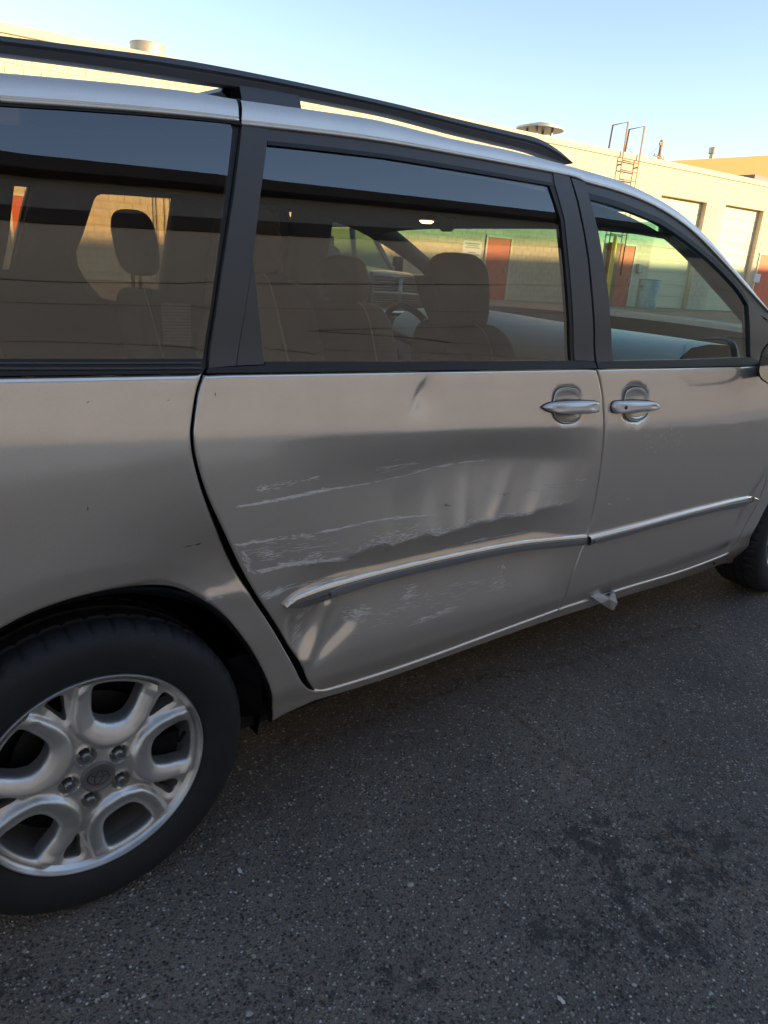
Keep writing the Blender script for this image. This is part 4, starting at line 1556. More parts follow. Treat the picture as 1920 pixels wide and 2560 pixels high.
H_F = PI_([(838, 545), (889, 552), (947, 567), (1007, 594), (1046, 621), (1078, 647), (1100, 700), (1112, 795), (1000, 835), (803, 830), (811, 711), (819, 639), (833, 551)])
top_e = [np.array((x, ROOF_Z(x) - 0.075)) for x in np.linspace(-0.88, 1.9, 24)]
a_e = [np.array((x - 0.03, z - 0.02)) for x, z in ap[2:]]
out = [np.array((-0.9, 0.75)), np.array((2.62, 0.75))] + a_e[::-1] + top_e[::-1]
v2, tris = fill2d(out, 0.05, holes=[H_Q, H_T, H_S, H_F])
mb = MB()
yy = inner_y(v2[:, 0], v2[:, 1])
vs = [(v2[i][0], yy[i], v2[i][1]) for i in range(len(v2))]
mb.add(vs, tris)
cnt = {(a, b) for t in tris for a, b in ((t[0], t[1]), (t[1], t[2]), (t[2], t[0]))}
bnd = [(a, b) for a, b in cnt if (b, a) not in cnt]
vs2 = [(x, y + 0.05, z) for x, y, z in vs]
mb.add(vs + vs2, [(b, a, a + len(vs), b + len(vs)) for a, b in bnd])
mb.build('interior_trim', TRIMF, van, weld=0.0001)
# far outer body side and floor
mb = MB()
rows = []
for x in np.linspace(-0.95, 2.62, 40):
    zs = np.linspace(0.30, float(belt(x)) + 0.01, 12)
    ya = side(np.full(12, x), zs)
    rows.append([(x, VW - ya[k], zs[k]) for k in range(12)])
mb.grid(rows)
mb.build('far_body_side', PAINT, van)
mb = MB()
mb.box((0.85, VW / 2, 0.52), (3.3, VW - 0.98, 0.04))
mb.build('cabin_floor', INNER, van, smooth=False)
# near inner door trim, below the glass
mb = MB()
rows = []
for x in np.linspace(-0.9, 2.6, 30):
    zs = np.linspace(0.86, float(belt(x)) - 0.015, 8)
    ya = side(np.full(8, x), zs)
    rows.append([(x, ya[k] + 0.10, zs[k]) for k in range(8)])
mb.grid(rows)
mb.build('door_trim', INNER, van)

def sup(c, s, e=0.5, nu=24, nv=14, lean=0.0, taper=0.0):
    """superellipsoid rows: c centre, s half sizes"""
    rows = []
    for j in range(nv + 1):
        ph = -math.pi / 2 + math.pi * j / nv
        cp, sp = math.cos(ph), math.sin(ph)
        row = []
        zz = math.copysign(abs(sp) ** e, sp)
        rr = abs(cp) ** e
        for i in range(nu):
            th = 2 * math.pi * i / nu
            ct, st = math.cos(th), math.sin(th)
            k = 1 - taper * (zz * 0.5 + 0.5)
            row.append((c[0] + s[0] * rr * math.copysign(abs(ct) ** e, ct) - lean * zz * s[2],
                        c[1] + s[1] * k * rr * math.copysign(abs(st) ** e, st), c[2] + s[2] * zz))
        rows.append(row)
    return rows
def seat(hx, hy, hz, hw, hh, bw, btop, fab, pip=True, posts=True):
    """hx,hy,hz: centre of the headrest; bw: half width of the backrest; btop: its top"""
    t = bpy.data.objects.new('seat', None)
    COL.objects.link(t)
    t.parent = van
    t.matrix_parent_inverse = INV[van.name]
    t.matrix_basis = Matrix.Translation((hx, hy, 0.54))
    dz = -0.54
    def pl(rows):
        return [[(x - hx, y - hy, z + dz) for x, y, z in r] for r in rows]
    mb = MB()
    mb.grid(pl(sup((hx, hy, hz), (0.055, hw, hh), 0.62, lean=0.15)), closed_v=True)
    mb.build('headrest', fab, t, weld=0.0005)
    bh = (btop - 0.72) / 2
    mb = MB()
    rws = sup((hx + 0.03 + 0.2 * bh, hy, 0.72 + bh), (0.085, bw, bh), 0.45, nu=32, nv=18, lean=0.22, taper=0.16)
    mb.grid(pl(rws), closed_v=True)
    mb.build('backrest', fab, t, weld=0.0005)
    mb = MB()
    mb.grid(pl(sup((hx + 0.33, hy, 0.74), (0.27, bw + 0.02, 0.10), 0.45, nu=28)), closed_v=True)
    mb.build('cushion', fab, t, weld=0.0005)
    if posts:
        for s in (-1, 1):
            mb = MB()
            mb.tube([(0.0, s * hw * 0.32, btop - 0.03 + dz), (0, s * hw * 0.32, hz - hh * 0.6 + dz)], 0.007, 8)
            mb.build('headrest_post', STEEL, t)
    if pip:
        # pale seam along the shoulder of the backrest
        for frac in (0.30, 0.70):
            pts = []
            for j in range(6, 18):
                r_ = pl([rws[j]])[0]
                n = len(r_)
                p = r_[int(n * frac)]
                pts.append((p[0] - 0.002, p[1], p[2]))
            mb = MB()
            mb.tube(pts, 0.0030, 6)
            mb.build('seat_piping', PIPING, t)
    return t
def at_y(px, py, y):
    return aty(px, py, y)
h = aty(338, 608, 1.30)
seat(h[0], h[1], h[2], 0.115, 0.105, 0.215, h[2] - 0.145, FABRIC_D)
h = aty(628, 600, 0.62)
seat(h[0], h[1], h[2], 0.105, 0.085, 0.22, h[2] - 0.085, FABRIC)
h = aty(862, 700, 1.36)
seat(h[0], h[1], h[2], 0.135, 0.098, 0.27, h[2] - 0.08, FABRIC)
h = aty(1142, 735, 0.56)
seat(h[0], h[1], h[2], 0.130, 0.130, 0.25, h[2] - 0.085, FABRIC_D, posts=False)
h = aty(250, 740, 0.50)
seat(h[0] - 0.28, 0.50, 1.16, 0.11, 0.06, 0.21, 1.13, FABRIC)
# seat belt beside the front passenger seat
pts = [aty(a, b, y) for a, b, y in ((1058, 690, 0.42), (1072, 745, 0.40), (1100, 810, 0.38), (1128, 865, 0.36), (1160, 940, 0.34))]
mb = MB()
mb.grid([[(p[0] - 0.028, p[1] + 0.01, p[2]), (p[0] + 0.028, p[1] - 0.01, p[2] + 0.004)] for p in catmull(pts, 4)])
mb.build('seat_belt', STRAP, van)
# dashboard
mb = MB()
rows = []
for k in range(15):
    t = 2 * k / 14 - 1
    y = VW / 2 + 0.82 * t
    bow = 0.14 * (1 - t * t)
    hump = 0.025 * math.exp(-((y - 1.38) / 0.22) ** 2)
    rows.append([(2.50 + bow, y, 1.10), (2.49 + bow, y, 1.175), (2.44 + bow, y, 1.192 + hump * 0.5), (2.30 + bow * 0.7, y, 1.196 + hump), (2.18 + bow * 0.4, y, 1.184 + hump), (2.10, y, 1.14 + hump), (2.06, y, 1.04), (2.08, y, 0.86), (2.20, y, 0.66)])
mb.grid(rows)
mb.build('dashboard', DASH, van)
# steering wheel on the far side
mb = MB()
cst = Vector((1.90, 1.38, 1.06))
ring = []
for k in range(41):
    a = 2 * math.pi * k / 40
    ring.append(cst + Vector((-0.19 * math.sin(a) * math.sin(rad(28)), 0.19 * math.cos(a), 0.19 * math.sin(a) * math.cos(rad(28)))))
mb.tube(ring, 0.016, 8, caps=False)
for a in (0.2, 2.94, 4.71):
    mb.tube([cst, cst + Vector((-0.17 * math.sin(a) * math.sin(rad(28)), 0.17 * math.cos(a), 0.17 * math.sin(a) * math.cos(rad(28))))], 0.018, 8)
mb.build('steering_wheel', STRAP, van)
# lit reading lamp and the mirror beside it
dl = aty(1066, 555, 0.95)
m, nt, b = mat('lit_lamp_lens')
b.inputs['Base Color'].default_value = (1, 0.85, 0.5, 1)
b.inputs['Emission Color'].default_value = (1.0, 0.72, 0.28, 1)
b.inputs['Emission Strength'].default_value = 7.0
LAMPM = m
zl = dl[2]
mb = MB()
mb.box((dl[0], dl[1], zl + 0.012), (0.10, 0.14, 0.016), 0.006)
lamp = mb.build('reading_lamp', INNER, van)
mb = MB()
mb.lathe([(0.0, -0.006), (0.018, -0.005), (0.027, 0.002)], 24, 'Z', (dl[0] - 0.006, dl[1] - 0.008, zl))
mb.build('lamp_lens', LAMPM, lamp)
mm = aty(1118, 560, 0.96)
mb = MB()
mb.box(tuple(mm), (0.03, 0.065, 0.055), 0.012)
mb.tube([tuple(mm), (mm[0] + 0.01, mm[1] - 0.04, mm[2] + 0.02)], 0.006, 8)
mb.build('interior_mirror', STRAP, van)
# printed sheet stuck inside the rear side window
m, nt, b = mat('window_sheet')
tc = N(nt, 'ShaderNodeTexCoord')
mp = N(nt, 'ShaderNodeMapping')
mp.inputs['Scale'].default_value = (60, 60, 110)
nz = N(nt, 'ShaderNodeTexNoise', i_Scale=1.0, i_Detail=2.0)
wv = N(nt, 'ShaderNodeTexWave', wave_type='BANDS', bands_direction='Z')
wv.inputs['Scale'].default_value = 55.0
L(nt, tc.outputs['Object'], mp.inputs[0])
L(nt, mp.outputs[0], nz.inputs['Vector'])
L(nt, tc.outputs['Object'], wv.inputs['Vector'])
mu = N(nt, 'ShaderNodeMath', operation='MULTIPLY')
L(nt, nz.outputs['Fac'], mu.inputs[0])
L(nt, wv.outputs['Fac'], mu.inputs[1])
cr = ramp(nt, [(0.30, (0.20, 0.20, 0.20)), (0.36, (0.12, 0.12, 0.125))])
L(nt, mu.outputs[0], cr.inputs['Fac'])
L(nt, cr.outputs['Color'], b.inputs['Base Color'])
SHEETM = m
panel('window_sheet', PL([(406, 757), (479, 760), (481, 868), (413, 861)]), SHEETM, q, step=0.03, off=0.006, thick=0.0006)

# ------------------------------------------------------------------ loose things by the van
m_pl = simple('crumpled_plastic', (0.46, 0.43, 0.42), 0.5, bump=0.3, bscale=90)
pA = [(1478, 1492), (1500, 1482), (1518, 1489), (1530, 1476), (1541, 1480), (1538, 1505), (1533, 1527), (1518, 1518), (1497, 1505)]
q2 = [aty(a, b_, 0.030) for a, b_ in pA]
mb = MB()
cen = np.mean(np.array(q2), 0) + np.array((0, -0.012, 0.004))
vs = [tuple(p + np.array((0, 0.012 * math.sin(i * 2.1), 0))) for i, p in enumerate(q2)] + [tuple(cen)]
n = len(q2)
mb.add(vs, [(i, (i + 1) % n, n) for i in range(n)])
mb.add([(x, y + 0.004, z) for x, y, z in vs], [((i + 1) % n, i, n) for i in range(n)])
tag(mb.build('plastic_scrap', m_pl, None, smooth=False), 'small crumpled pale scrap hanging from the sill below the front door', 'scrap')
LITTER = simple('white_litter', (0.60, 0.60, 0.58), 0.7)
for (a, b_, sz, lab) in ((599, 2178, 0.010, 'small white leaf-shaped chip on the asphalt beside the rear wheel'), (1404, 2503, 0.011, 'torn white scrap on the asphalt near the bottom edge')):
    c = atz(a, b_, 0.003)
    mb = MB()
    rr = random.Random(int(a))
    ring = [(c[0] + sz * (1.0 if k % 2 else 0.7) * math.cos(k * 0.785) * 0.6, c[1] + sz * math.sin(k * 0.785) * rr.uniform(0.6, 1.2), 0.004 + rr.uniform(0, 0.003)) for k in range(8)]
    mb.add(ring + [(c[0], c[1], 0.009)], [(k, (k + 1) % 8, 8) for k in range(8)])
    tag(mb.build('litter_chip', LITTER, None, smooth=False), lab, 'litter')
# loose grit lying on the asphalt
rg_ = random.Random(11)
vs, fs = [], []
for _ in range(2200):
    px = rg_.uniform(-60, 1980)
    py = 1500 + 1100 * rg_.random() ** 0.8
    p = atz(px, py, 0.0)
    if p[1] > -0.01 or p[0] > 3.2:
        continue
    s = 0.0014 * math.exp(rg_.gauss(0, 0.6))
    b0 = len(vs)
    a0_ = rg_.random() * 6.28
    for k in range(5):
        a = a0_ + k * 1.2566
        vs.append((p[0] + s * rg_.uniform(0.7, 1.3) * math.cos(a), p[1] + s * rg_.uniform(0.7, 1.3) * math.sin(a), 0.0005))
    vs.append((p[0], p[1], s * 0.9))
    fs += [(b0 + k, b0 + (k + 1) % 5, b0 + 5) for k in range(5)]
m, nt, b = mat('pale_grit')
gm = N(nt, 'ShaderNodeNewGeometry')
cr = ramp(nt, [(0.0, (0.10, 0.10, 0.10)), (0.6, (0.26, 0.25, 0.24)), (1.0, (0.55, 0.53, 0.50))])
L(nt, gm.outputs['Random Per Island'], cr.inputs['Fac'])
L(nt, cr.outputs['Color'], b.inputs['Base Color'])
b.inputs['Roughness'].default_value = 0.8
o = link('grit', pydata(vs, fs), m, None, False)
o['kind'] = 'stuff'
tag(o, 'pale loose grit scattered over the asphalt', 'grit', kind='stuff')
# rusty cracks in the asphalt: thin ragged strips of brown silt
m, nt, b = mat('crack_silt')
tc = N(nt, 'ShaderNodeTexCoord')
nz = N(nt, 'ShaderNodeTexNoise', i_Scale=38.0, i_Detail=6.0, i_Roughness=0.75)
L(nt, tc.outputs['Object'], nz.inputs['Vector'])
cr = ramp(nt, [(0.35, (0.09, 0.065, 0.045)), (0.6, (0.26, 0.16, 0.085))])
L(nt, nz.outputs['Fac'], cr.inputs['Fac'])
L(nt, cr.outputs['Color'], b.inputs['Base Color'])
b.inputs['Roughness'].default_value = 0.95
al = N(nt, 'ShaderNodeMapRange')
al.inputs['From Min'].default_value = 0.47
al.inputs['From Max'].default_value = 0.62
al.inputs['To Max'].default_value = 0.8
nz2 = N(nt, 'ShaderNodeTexNoise', i_Scale=24.0, i_Detail=8.0, i_Roughness=0.8)
L(nt, tc.outputs['Object'], nz2.inputs['Vector'])
L(nt, nz2.outputs['Fac'], al.inputs['Value'])
L(nt, al.outputs['Result'], b.inputs['Alpha'])
SILT = m
def crack(px_line, wd, name='asphalt_crack'):
    lp = [atz(a, b_, 0.004)[:2] for a, b_ in px_line]
    lp = resample(catmull(lp, 5), 60)
    rr = random.Random(len(px_line) + int(px_line[0][0]))
    rows = []
    for i, p in enumerate(lp):
        t = lp[min(i + 1, 59)] - lp[max(i - 1, 0)]
        t = t / max(np.linalg.norm(t), 1e-6)
        nn = np.array((-t[1], t[0]))
        c = p + nn * rr.uniform(-0.006, 0.006)
        w_ = wd * rr.uniform(0.5, 1.3) * (0.2 if i in (0, 59) else 1)
        rows.append([(*(c - nn * w_), 0.004), (*(c + nn * w_), 0.004)])
    mb = MB()
    mb.grid(rows)
    o = mb.build(name, SILT, g, smooth=False)
    return o
crack([(1180, 1690), (1260, 1765), (1400, 1880), (1520, 1975), (1670, 2090), (1780, 2170), (1930, 2280)], 0.012)
crack([(1660, 1770), (1655, 1850), (1590, 1910), (1520, 1975)], 0.010)
crack([(1655, 1850), (1760, 1890), (1870, 1900), (1935, 1940)], 0.009)
crack([(1160, 1700), (1400, 1660), (1600, 1600), (1760, 1560)], 0.020)
crack([(700, 1860), (900, 1810), (1160, 1700)], 0.030)
crack([(1440, 1590), (1560, 1700), (1660, 1770), (1800, 1780)], 0.008)

# ------------------------------------------------------------------ building behind the photographer (seen in the paint and the glass)
BY, BH = -8.0, 6.4
def stucco(name, c1, c2, scale=1.6, lines=0.0):
    m, nt, b = mat(name)
    tc = N(nt, 'ShaderNodeTexCoord')
    n1 = N(nt, 'ShaderNodeTexNoise', i_Scale=scale, i_Detail=8.0, i_Roughness=0.65)
    L(nt, tc.outputs['Object'], n1.inputs['Vector'])
    cr = ramp(nt, [(0.3, c1), (0.7, c2)])
    L(nt, n1.outputs['Fac'], cr.inputs['Fac'])
    L(nt, cr.outputs['Color'], b.inputs['Base Color'])
    b.inputs['Roughness'].default_value = 0.9
    return m, nt, b, tc
m, nt, b, tc = stucco('tan_stucco', (0.74, 0.58, 0.45), (0.86, 0.70, 0.56), 0.5)
TAN = m
BROWN = simple('brown_fascia', (0.07, 0.05, 0.045), 0.7)
GREYB = simple('grey_band', (0.34, 0.32, 0.31), 0.8, vary=0.1)
bh_ = thing('storefront_building', 'tan building with a dark roof fascia, mirrored in the van windows', 'building', (10.0, BY, 0.0))
mb = MB()
mb.box((0, -4.0, 2.85), (86, 8.0, 5.7))
mb.build('wall', TAN, bh_, smooth=False)
mb = MB()
mb.box((0, -3.98, 5.86), (86.1, 8.04, 0.32))
mb.build('dark_band', BROWN, bh_, smooth=False)
mb = MB()
mb.box((0, -4.0, 6.34), (86, 8.0, 0.64))
mb.build('upper_wall', GREYB, bh_, smooth=False)
mb = MB()
mb.box((0, -3.9, 6.82), (86.4, 8.4, 0.34), 0.03)
mb.build('roof_fascia', BROWN, bh_, smooth=False)
mb = MB()
mb.box((0, -14.0, 6.25), (120, 8.0, 12.5))  # added unseen block: holds back the sun, sets the shadow edge on the warehouse
mb.build('sun_blocker', TAN, bh_, smooth=False)
CONC = simple('pale_bounce_apron', (0.52, 0.47, 0.41), 0.85, vary=0.12, vscale=1.2, bump=0.1, bscale=20)
mb = MB()
mb.box((10, BY + 2.05, 0.02), (86, 4.1, 0.16), 0.02)  # added pale slab out of view, bounces skylight onto wall and van side
pv = mb.build('bounce_apron', CONC, None, smooth=False)
pv['kind'] = 'structure'
JOINT = simple('wall_joint', (0.26, 0.20, 0.16), 0.9)
for z in (0.9, 1.8, 2.7, 3.6, 4.5):
    mb = MB()
    mb.box((0, 0.004, z), (86, 0.02, 0.018))
    mb.build('wall_joint', JOINT, bh_, smooth=False)

# ------------------------------------------------------------------ sunlit warehouse behind the van
WANG = math.atan2(WT[1], WT[0])
ware = thing('warehouse', 'long cream block warehouse lit yellow by low sun behind the van', 'building', (WO[0], WO[1], BASE), WANG)
def BW(px, py, depth=0.0):
    """pixel -> (s, z) in the front plane of the warehouse (z above its base)"""
    o3 = np.array((WO[0], WO[1], 0.0)) - np.array((WN[0], WN[1], 0)) * depth
    n3 = np.array((WN[0], WN[1], 0.0))
    d = ray(px, py)
    t = ((o3 - CAMP) @ n3) / (d @ n3)
    p = CAMP + d * t
    s = (p[:2] - WO) @ WT
    return s, p[2] - BASE
m, nt, b, tc = stucco('cream_block', (0.60, 0.50, 0.34), (0.74, 0.64, 0.47), 0.8)
mp = N(nt, 'ShaderNodeMapping')
mp.inputs['Rotation'].default_value = (rad(90), 0, 0)
L(nt, tc.outputs['Object'], mp.inputs[0])
bk = N(nt, 'ShaderNodeTexBrick')
bk.inputs['Scale'].default_value = 1.0
bk.inputs['Brick Width'].default_value = 0.41
bk.inputs['Row Height'].default_value = 0.205
bk.inputs['Mortar Size'].default_value = 0.008
bk.inputs['Color1'].default_value = (0.92, 0.92, 0.92, 1)
bk.inputs['Color2'].default_value = (1.0, 1.0, 1.0, 1)
bk.inputs['Mortar'].default_value = (0.80, 0.78, 0.74, 1)
L(nt, mp.outputs[0], bk.inputs['Vector'])
mx = N(nt, 'ShaderNodeMix', data_type='RGBA', blend_type='MULTIPLY')
mx.inputs['Factor'].default_value = 1.0
src = b.inputs['Base Color'].links[0].from_socket
L(nt, src, mx.inputs['A'])
L(nt, bk.outputs['Color'], mx.inputs['B'])
# pale streaks and repaired patches
st = N(nt, 'ShaderNodeTexNoise', i_Scale=1.0, i_Detail=5.0, i_Roughness=0.6)
mp2 = N(nt, 'ShaderNodeMapping')
mp2.inputs['Scale'].default_value = (1.6, 1.0, 0.35)
L(nt, tc.outputs['Object'], mp2.inputs[0])
L(nt, mp2.outputs[0], st.inputs['Vector'])
cr = ramp(nt, [(0.52, (0, 0, 0)), (0.60, (0.35, 0.35, 0.35))])
L(nt, st.outputs['Fac'], cr.inputs['Fac'])
mx2 = N(nt, 'ShaderNodeMix', data_type='RGBA')
mx2.inputs['B'].default_value = (0.62, 0.50, 0.42, 1)
L(nt, cr.outputs['Color'], mx2.inputs['Factor'])
L(nt, mx.outputs['Result'], mx2.inputs['A'])
L(nt, mx2.outputs['Result'], b.inputs['Base Color'])
BLOCK = m
CREAM = simple('cream_door_panel', (0.74, 0.65, 0.45), 0.7, vary=0.06, vscale=0.8)
CAPST = simple('parapet_cap', (0.62, 0.48, 0.36), 0.8, vary=0.1, vscale=1.5)
ORANGE = simple('orange_red_door', (0.60, 0.13, 0.045), 0.6, vary=0.08)
BRN = simple('brown_panel', (0.30, 0.14, 0.06), 0.7)
GALV = simple('galvanised_metal', (0.46, 0.42, 0.34), 0.5, 0.5, vary=0.15, vscale=5)
RUSTY = simple('rusty_ladder_steel', (0.30, 0.17, 0.10), 0.7, 0.3, vary=0.2, vscale=6)
hgt = 0.5 * (BW(0, 55)[1] + BW(1920, 455)[1])
d1, d1r = BW(1654, 487), BW(1769, 503)
d2, d2r = BW(1815, 511), BW(1911, 525)
opens = [(d1[0], d1r[0], d1[1]), (d2[0], d2r[0], d2[1])]
opens.append((d2r[0] + (d2[0] - d1r[0]) + 3.5, d2r[0] + (d2[0] - d1r[0]) + 3.5 + (d2r[0] - d2[0]), d2[1]))
sb = sorted({-30.0, 62.0} | {v for o_ in opens for v in o_[:2]})
mb = MB()
z_hi = hgt - 0.22
for i in range(len(sb) - 1):
    a, c = sb[i], sb[i + 1]
    hole = [o_ for o_ in opens if abs(o_[0] - a) < 1e-6]
    zlo = hole[0][2] if hole else -0.5
    mb.add([(a, 0, zlo), (c, 0, zlo), (c, 0, z_hi), (a, 0, z_hi)], [(0, 1, 2, 3)])
    if hole:
        mb.add([(a, 0, -0.5), (a, 0.28, -0.5), (a, 0.28, zlo), (a, 0, zlo)], [(0, 1, 2, 3)])
        mb.add([(c, 0, -0.5), (c, 0, zlo), (c, 0.28, zlo), (c, 0.28, -0.5)], [(0, 1, 2, 3)])
        mb.add([(a, 0, zlo), (a, 0.28, zlo), (c, 0.28, zlo), (c, 0, zlo)], [(0, 1, 2, 3)])
mb.add([(-30, 0.46, -0.5), (62, 0.46, -0.5), (62, 14, -0.5), (-30, 14, -0.5), (-30, 0.46, z_hi), (62, 0.46, z_hi), (62, 14, z_hi), (-30, 14, z_hi)],
       [(1, 2, 6, 5), (2, 3, 7, 6), (3, 0, 4, 7), (4, 5, 6, 7)])
mb.add([(-30, 0, -0.5), (-30, 0.46, -0.5), (-30, 0.46, z_hi), (-30, 0, z_hi)], [(0, 1, 2, 3)])
mb.add([(62, 0, -0.5), (62, 0.46, -0.5), (62, 0.46, z_hi), (62, 0, z_hi)], [(0, 1, 2, 3)])
wall_o = mb.build('wall', BLOCK, ware, smooth=False)
# concrete blocks standing proud of their joints: the nearest ones singly, the rest in one piece
bw_, bh2 = 0.406, 0.203
bm_ = MB()
bm_.box((0, 0, 0), (bw_ - 0.010, 0.03, bh2 - 0.010), 0.004, segs=1)
first = bm_.build('block', BLOCK, wall_o, smooth=False)
bmesh_data = first.data
cand = []
nrow = int((z_hi - 0.02) / bh2)
for r_ in range(nrow):
    zc_b = z_hi - bh2 * (r_ + 0.5)
    for c_ in range(-10, 112):
        sc_b = c_ * bw_ + (bw_ / 2 if r_ % 2 else 0)
        if any(o_[0] - bw_ / 2 < sc_b < o_[1] + bw_ / 2 and zc_b < o_[2] + bh2 / 2 for o_ in opens):
            continue
        P3 = np.array((WO[0], WO[1], BASE)) + np.array((WT[0], WT[1], 0)) * sc_b + np.array((0, 0, zc_b))
        dd = P3 - CAMP
        dz_ = dd @ _f
        px_, py_ = 960 + FPX * (dd @ _r) / dz_, 1280 - FPX * (dd @ _u) / dz_
        seen = (0 < px_ < 460 and py_ < 190) or (1400 < px_ < 1925 and 330 < py_ < 440 + (px_ - 1519) * 0.83 + 5)
        cand.append((0 if seen else 1, dz_, sc_b, zc_b))
cand.sort()
rest = MB()
for k, (sn, dz_, sc_b, zc_b) in enumerate(cand):
    if k < 300 and sn == 0:
        if k == 0:
            o_ = first
        else:
            o_ = first.copy()
            COL.objects.link(o_)
        o_.location = (sc_b, -0.003, zc_b)
    else:
        rest.add([(sc_b + sx_ * (bw_ / 2 - 0.005), -0.018 + yy_, zc_b + sz_ * (bh2 / 2 - 0.005)) for yy_ in (0, 0.02) for sx_, sz_ in ((-1, -1), (1, -1), (1, 1), (-1, 1))],
                 [(0, 1, 2, 3), (0, 4, 5, 1), (1, 5, 6, 2), (2, 6, 7, 3), (3, 7, 4, 0)])
rest.build('blocks', BLOCK, wall_o, smooth=False, kind='stuff')
mb = MB()
mb.box((16, 0.18, z_hi + 0.11), (92.2, 0.50, 0.22), 0.02)
mb.build('parapet_cap', CAPST, ware, smooth=False)
for o_ in opens:
    nsl = 9
    pm = MB()
    dparent = None
    mb = MB()
    mb.box(((o_[0] + o_[1]) / 2, 0.30, o_[2] / 2 - 0.1), (o_[1] - o_[0] - 0.02, 0.06, o_[2] + 0.2))
    dparent = mb.build('roller_door', CREAM, ware, smooth=False)
    for k in range(nsl):
        mb = MB()
        hh_ = (o_[2]) / nsl
        mb.box(((o_[0] + o_[1]) / 2, 0.255, hh_ * (k + 0.5)), (o_[1] - o_[0] - 0.06, 0.03, hh_ - 0.012), 0.008, segs=1)
        mb.build('door_slat', CREAM, dparent, smooth=False)
def wall_panel(name, pxl, pxr, pytop, m_, pybot=None, proud=0.05, label=None):
    a, c = BW(pxl, pytop), BW(pxr, pytop)
    zb3 = -0.05 if pybot is None else BW(pxl, pybot)[1]
    mb = MB()
    mb.box(((a[0] + c[0]) / 2, -proud / 2 + 0.01, (a[1] + zb3) / 2), (c[0] - a[0], proud, a[1] - zb3), 0.01)
    o_ = mb.build(name, m_, ware, smooth=False)
    if label:
        o_['label'] = label
    return o_, a, c, zb3
def door_with_handle(pxl, pxr, pytop, label):
    o_, a, c, zb3 = wall_panel('door', pxl, pxr, pytop, ORANGE, label=label)
    mb = MB()
    mb.box((c[0] - 0.18, -0.09, 1.05), (0.05, 0.06, 0.14), 0.01)
    mb.build('door_handle', GALV, o_)
    for sx_ in (a[0] - 0.04, c[0] + 0.04):
        mb = MB()
        mb.box((sx_, -0.02, a[1] / 2), (0.07, 0.09, a[1] + 0.06))
        mb.build('door_frame', CREAM, o_, smooth=False)
    mb = MB()
    mb.box(((a[0] + c[0]) / 2, -0.02, a[1] + 0.035), (c[0] - a[0] + 0.16, 0.09, 0.07))
    mb.build('door_frame', CREAM, o_, smooth=False)
door_with_handle(1219, 1277, 592, 'orange red door seen past the front passenger seat')
door_with_handle(1546, 1588, 612, 'orange red door seen through the front door window')
door_with_handle(1900, 1962, 636, 'orange red door at the right edge of the picture')
door_with_handle(26, 92, 488, 'orange red door seen through the rear side window')
wall_panel('wall_cabinet', 1521, 1543, 606, BRN, proud=0.25)
POSTER = simple('white_poster', (0.72, 0.72, 0.68), 0.7)
po, a, c, zb3 = wall_panel('wall_sign', 1158, 1206, 600, POSTER, 642, proud=0.03)
SIGNT = simple('sign_print', (0.22, 0.24, 0.26), 0.8)
for k, (t0, t1, zf) in enumerate(((0.12, 0.85, 0.84), (0.2, 0.8, 0.72), (0.1, 0.9, 0.60), (0.3, 0.7, 0.30), (0.1, 0.9, 0.18))):
    mb = MB()
    hz = a[1] - zb3
    mb.box((a[0] + (c[0] - a[0]) * (t0 + t1) / 2, -0.0235, zb3 + hz * zf), ((c[0] - a[0]) * (t1 - t0), 0.006, hz * 0.055))
    mb.build('sign_line', SIGNT, po, smooth=False)
ws, a, c, zb3 = wall_panel('meter_box', 1885, 1898, 684, POSTER, 706, proud=0.12)
# downpipes seen through the rear window
for px in (386, 394, 414, 428, 436):
    s_, z_ = BW(px, 560)
    mb = MB()
    mb.tube([(s_, -0.06, 0.0), (s_, -0.06, BW(px, 330)[1])], 0.012, 8)
    mb.build('downpipe', GALV, ware)
wall_panel('meter_box', 1591, 1602, 659, GALV, 681, proud=0.2)
# roof pieces: duct, mushroom vent, ladder
s0, z0_ = BW(345, 140)
s1, _ = BW(432, 140)
ztop = BW(388, 96)[1]
mb = MB()
rd = (s1 - s0) / 2
mb.lathe([(rd, z_hi), (rd, ztop - 0.05), (rd * 1.04, ztop), (rd * 0.95, ztop + 0.01), (rd * 0.9, ztop - 0.3), (0.0, ztop - 0.3)], 32, 'Z', ((s0 + s1) / 2, rd + 0.35, 0))
mb.build('roof_duct', GALV, ware, angle=40)
sc_, zc_ = BW(1350, 320, 1.5)
sl_, _ = BW(1305, 318, 1.5)
sr_, _ = BW(1396, 318, 1.5)
zt_ = BW(1350, 304, 1.5)[1]
rv = (sr_ - sl_) / 2
mb = MB()
mb.lathe([(0.0, zt_), (rv * 0.12, zt_ - 0.02), (rv, zc_ - 0.02), (rv, zc_ - 0.08), (rv * 0.3, zc_ + 0.02), (0.0, zc_ + 0.02)], 32, 'Z', (sc_, 1.5, 0))
vc = mb.build('roof_vent', GALV, ware, angle=35)
mb = MB()
mb.lathe([(rv * 0.46, z_hi), (rv * 0.46, z_hi + (zc_ - z_hi) * 0.62), (rv * 0.40, z_hi + (zc_ - z_hi) * 0.62), (rv * 0.40, z_hi)], 28, 'Z', (sc_, 1.5, 0))
mb.build('vent_collar', GALV, vc, angle=35)
for k in range(4):
    a = 0.6 + k * math.pi / 2
    mb = MB()
    mb.tube([(sc_ + rv * 0.46 * math.cos(a), 1.5 + rv * 0.46 * math.sin(a), z_hi + 0.1), (sc_ + rv * 0.55 * math.cos(a), 1.5 + rv * 0.55 * math.sin(a), zc_ + 0.05)], 0.05, 8)
    mb.build('vent_leg', GALV, vc)
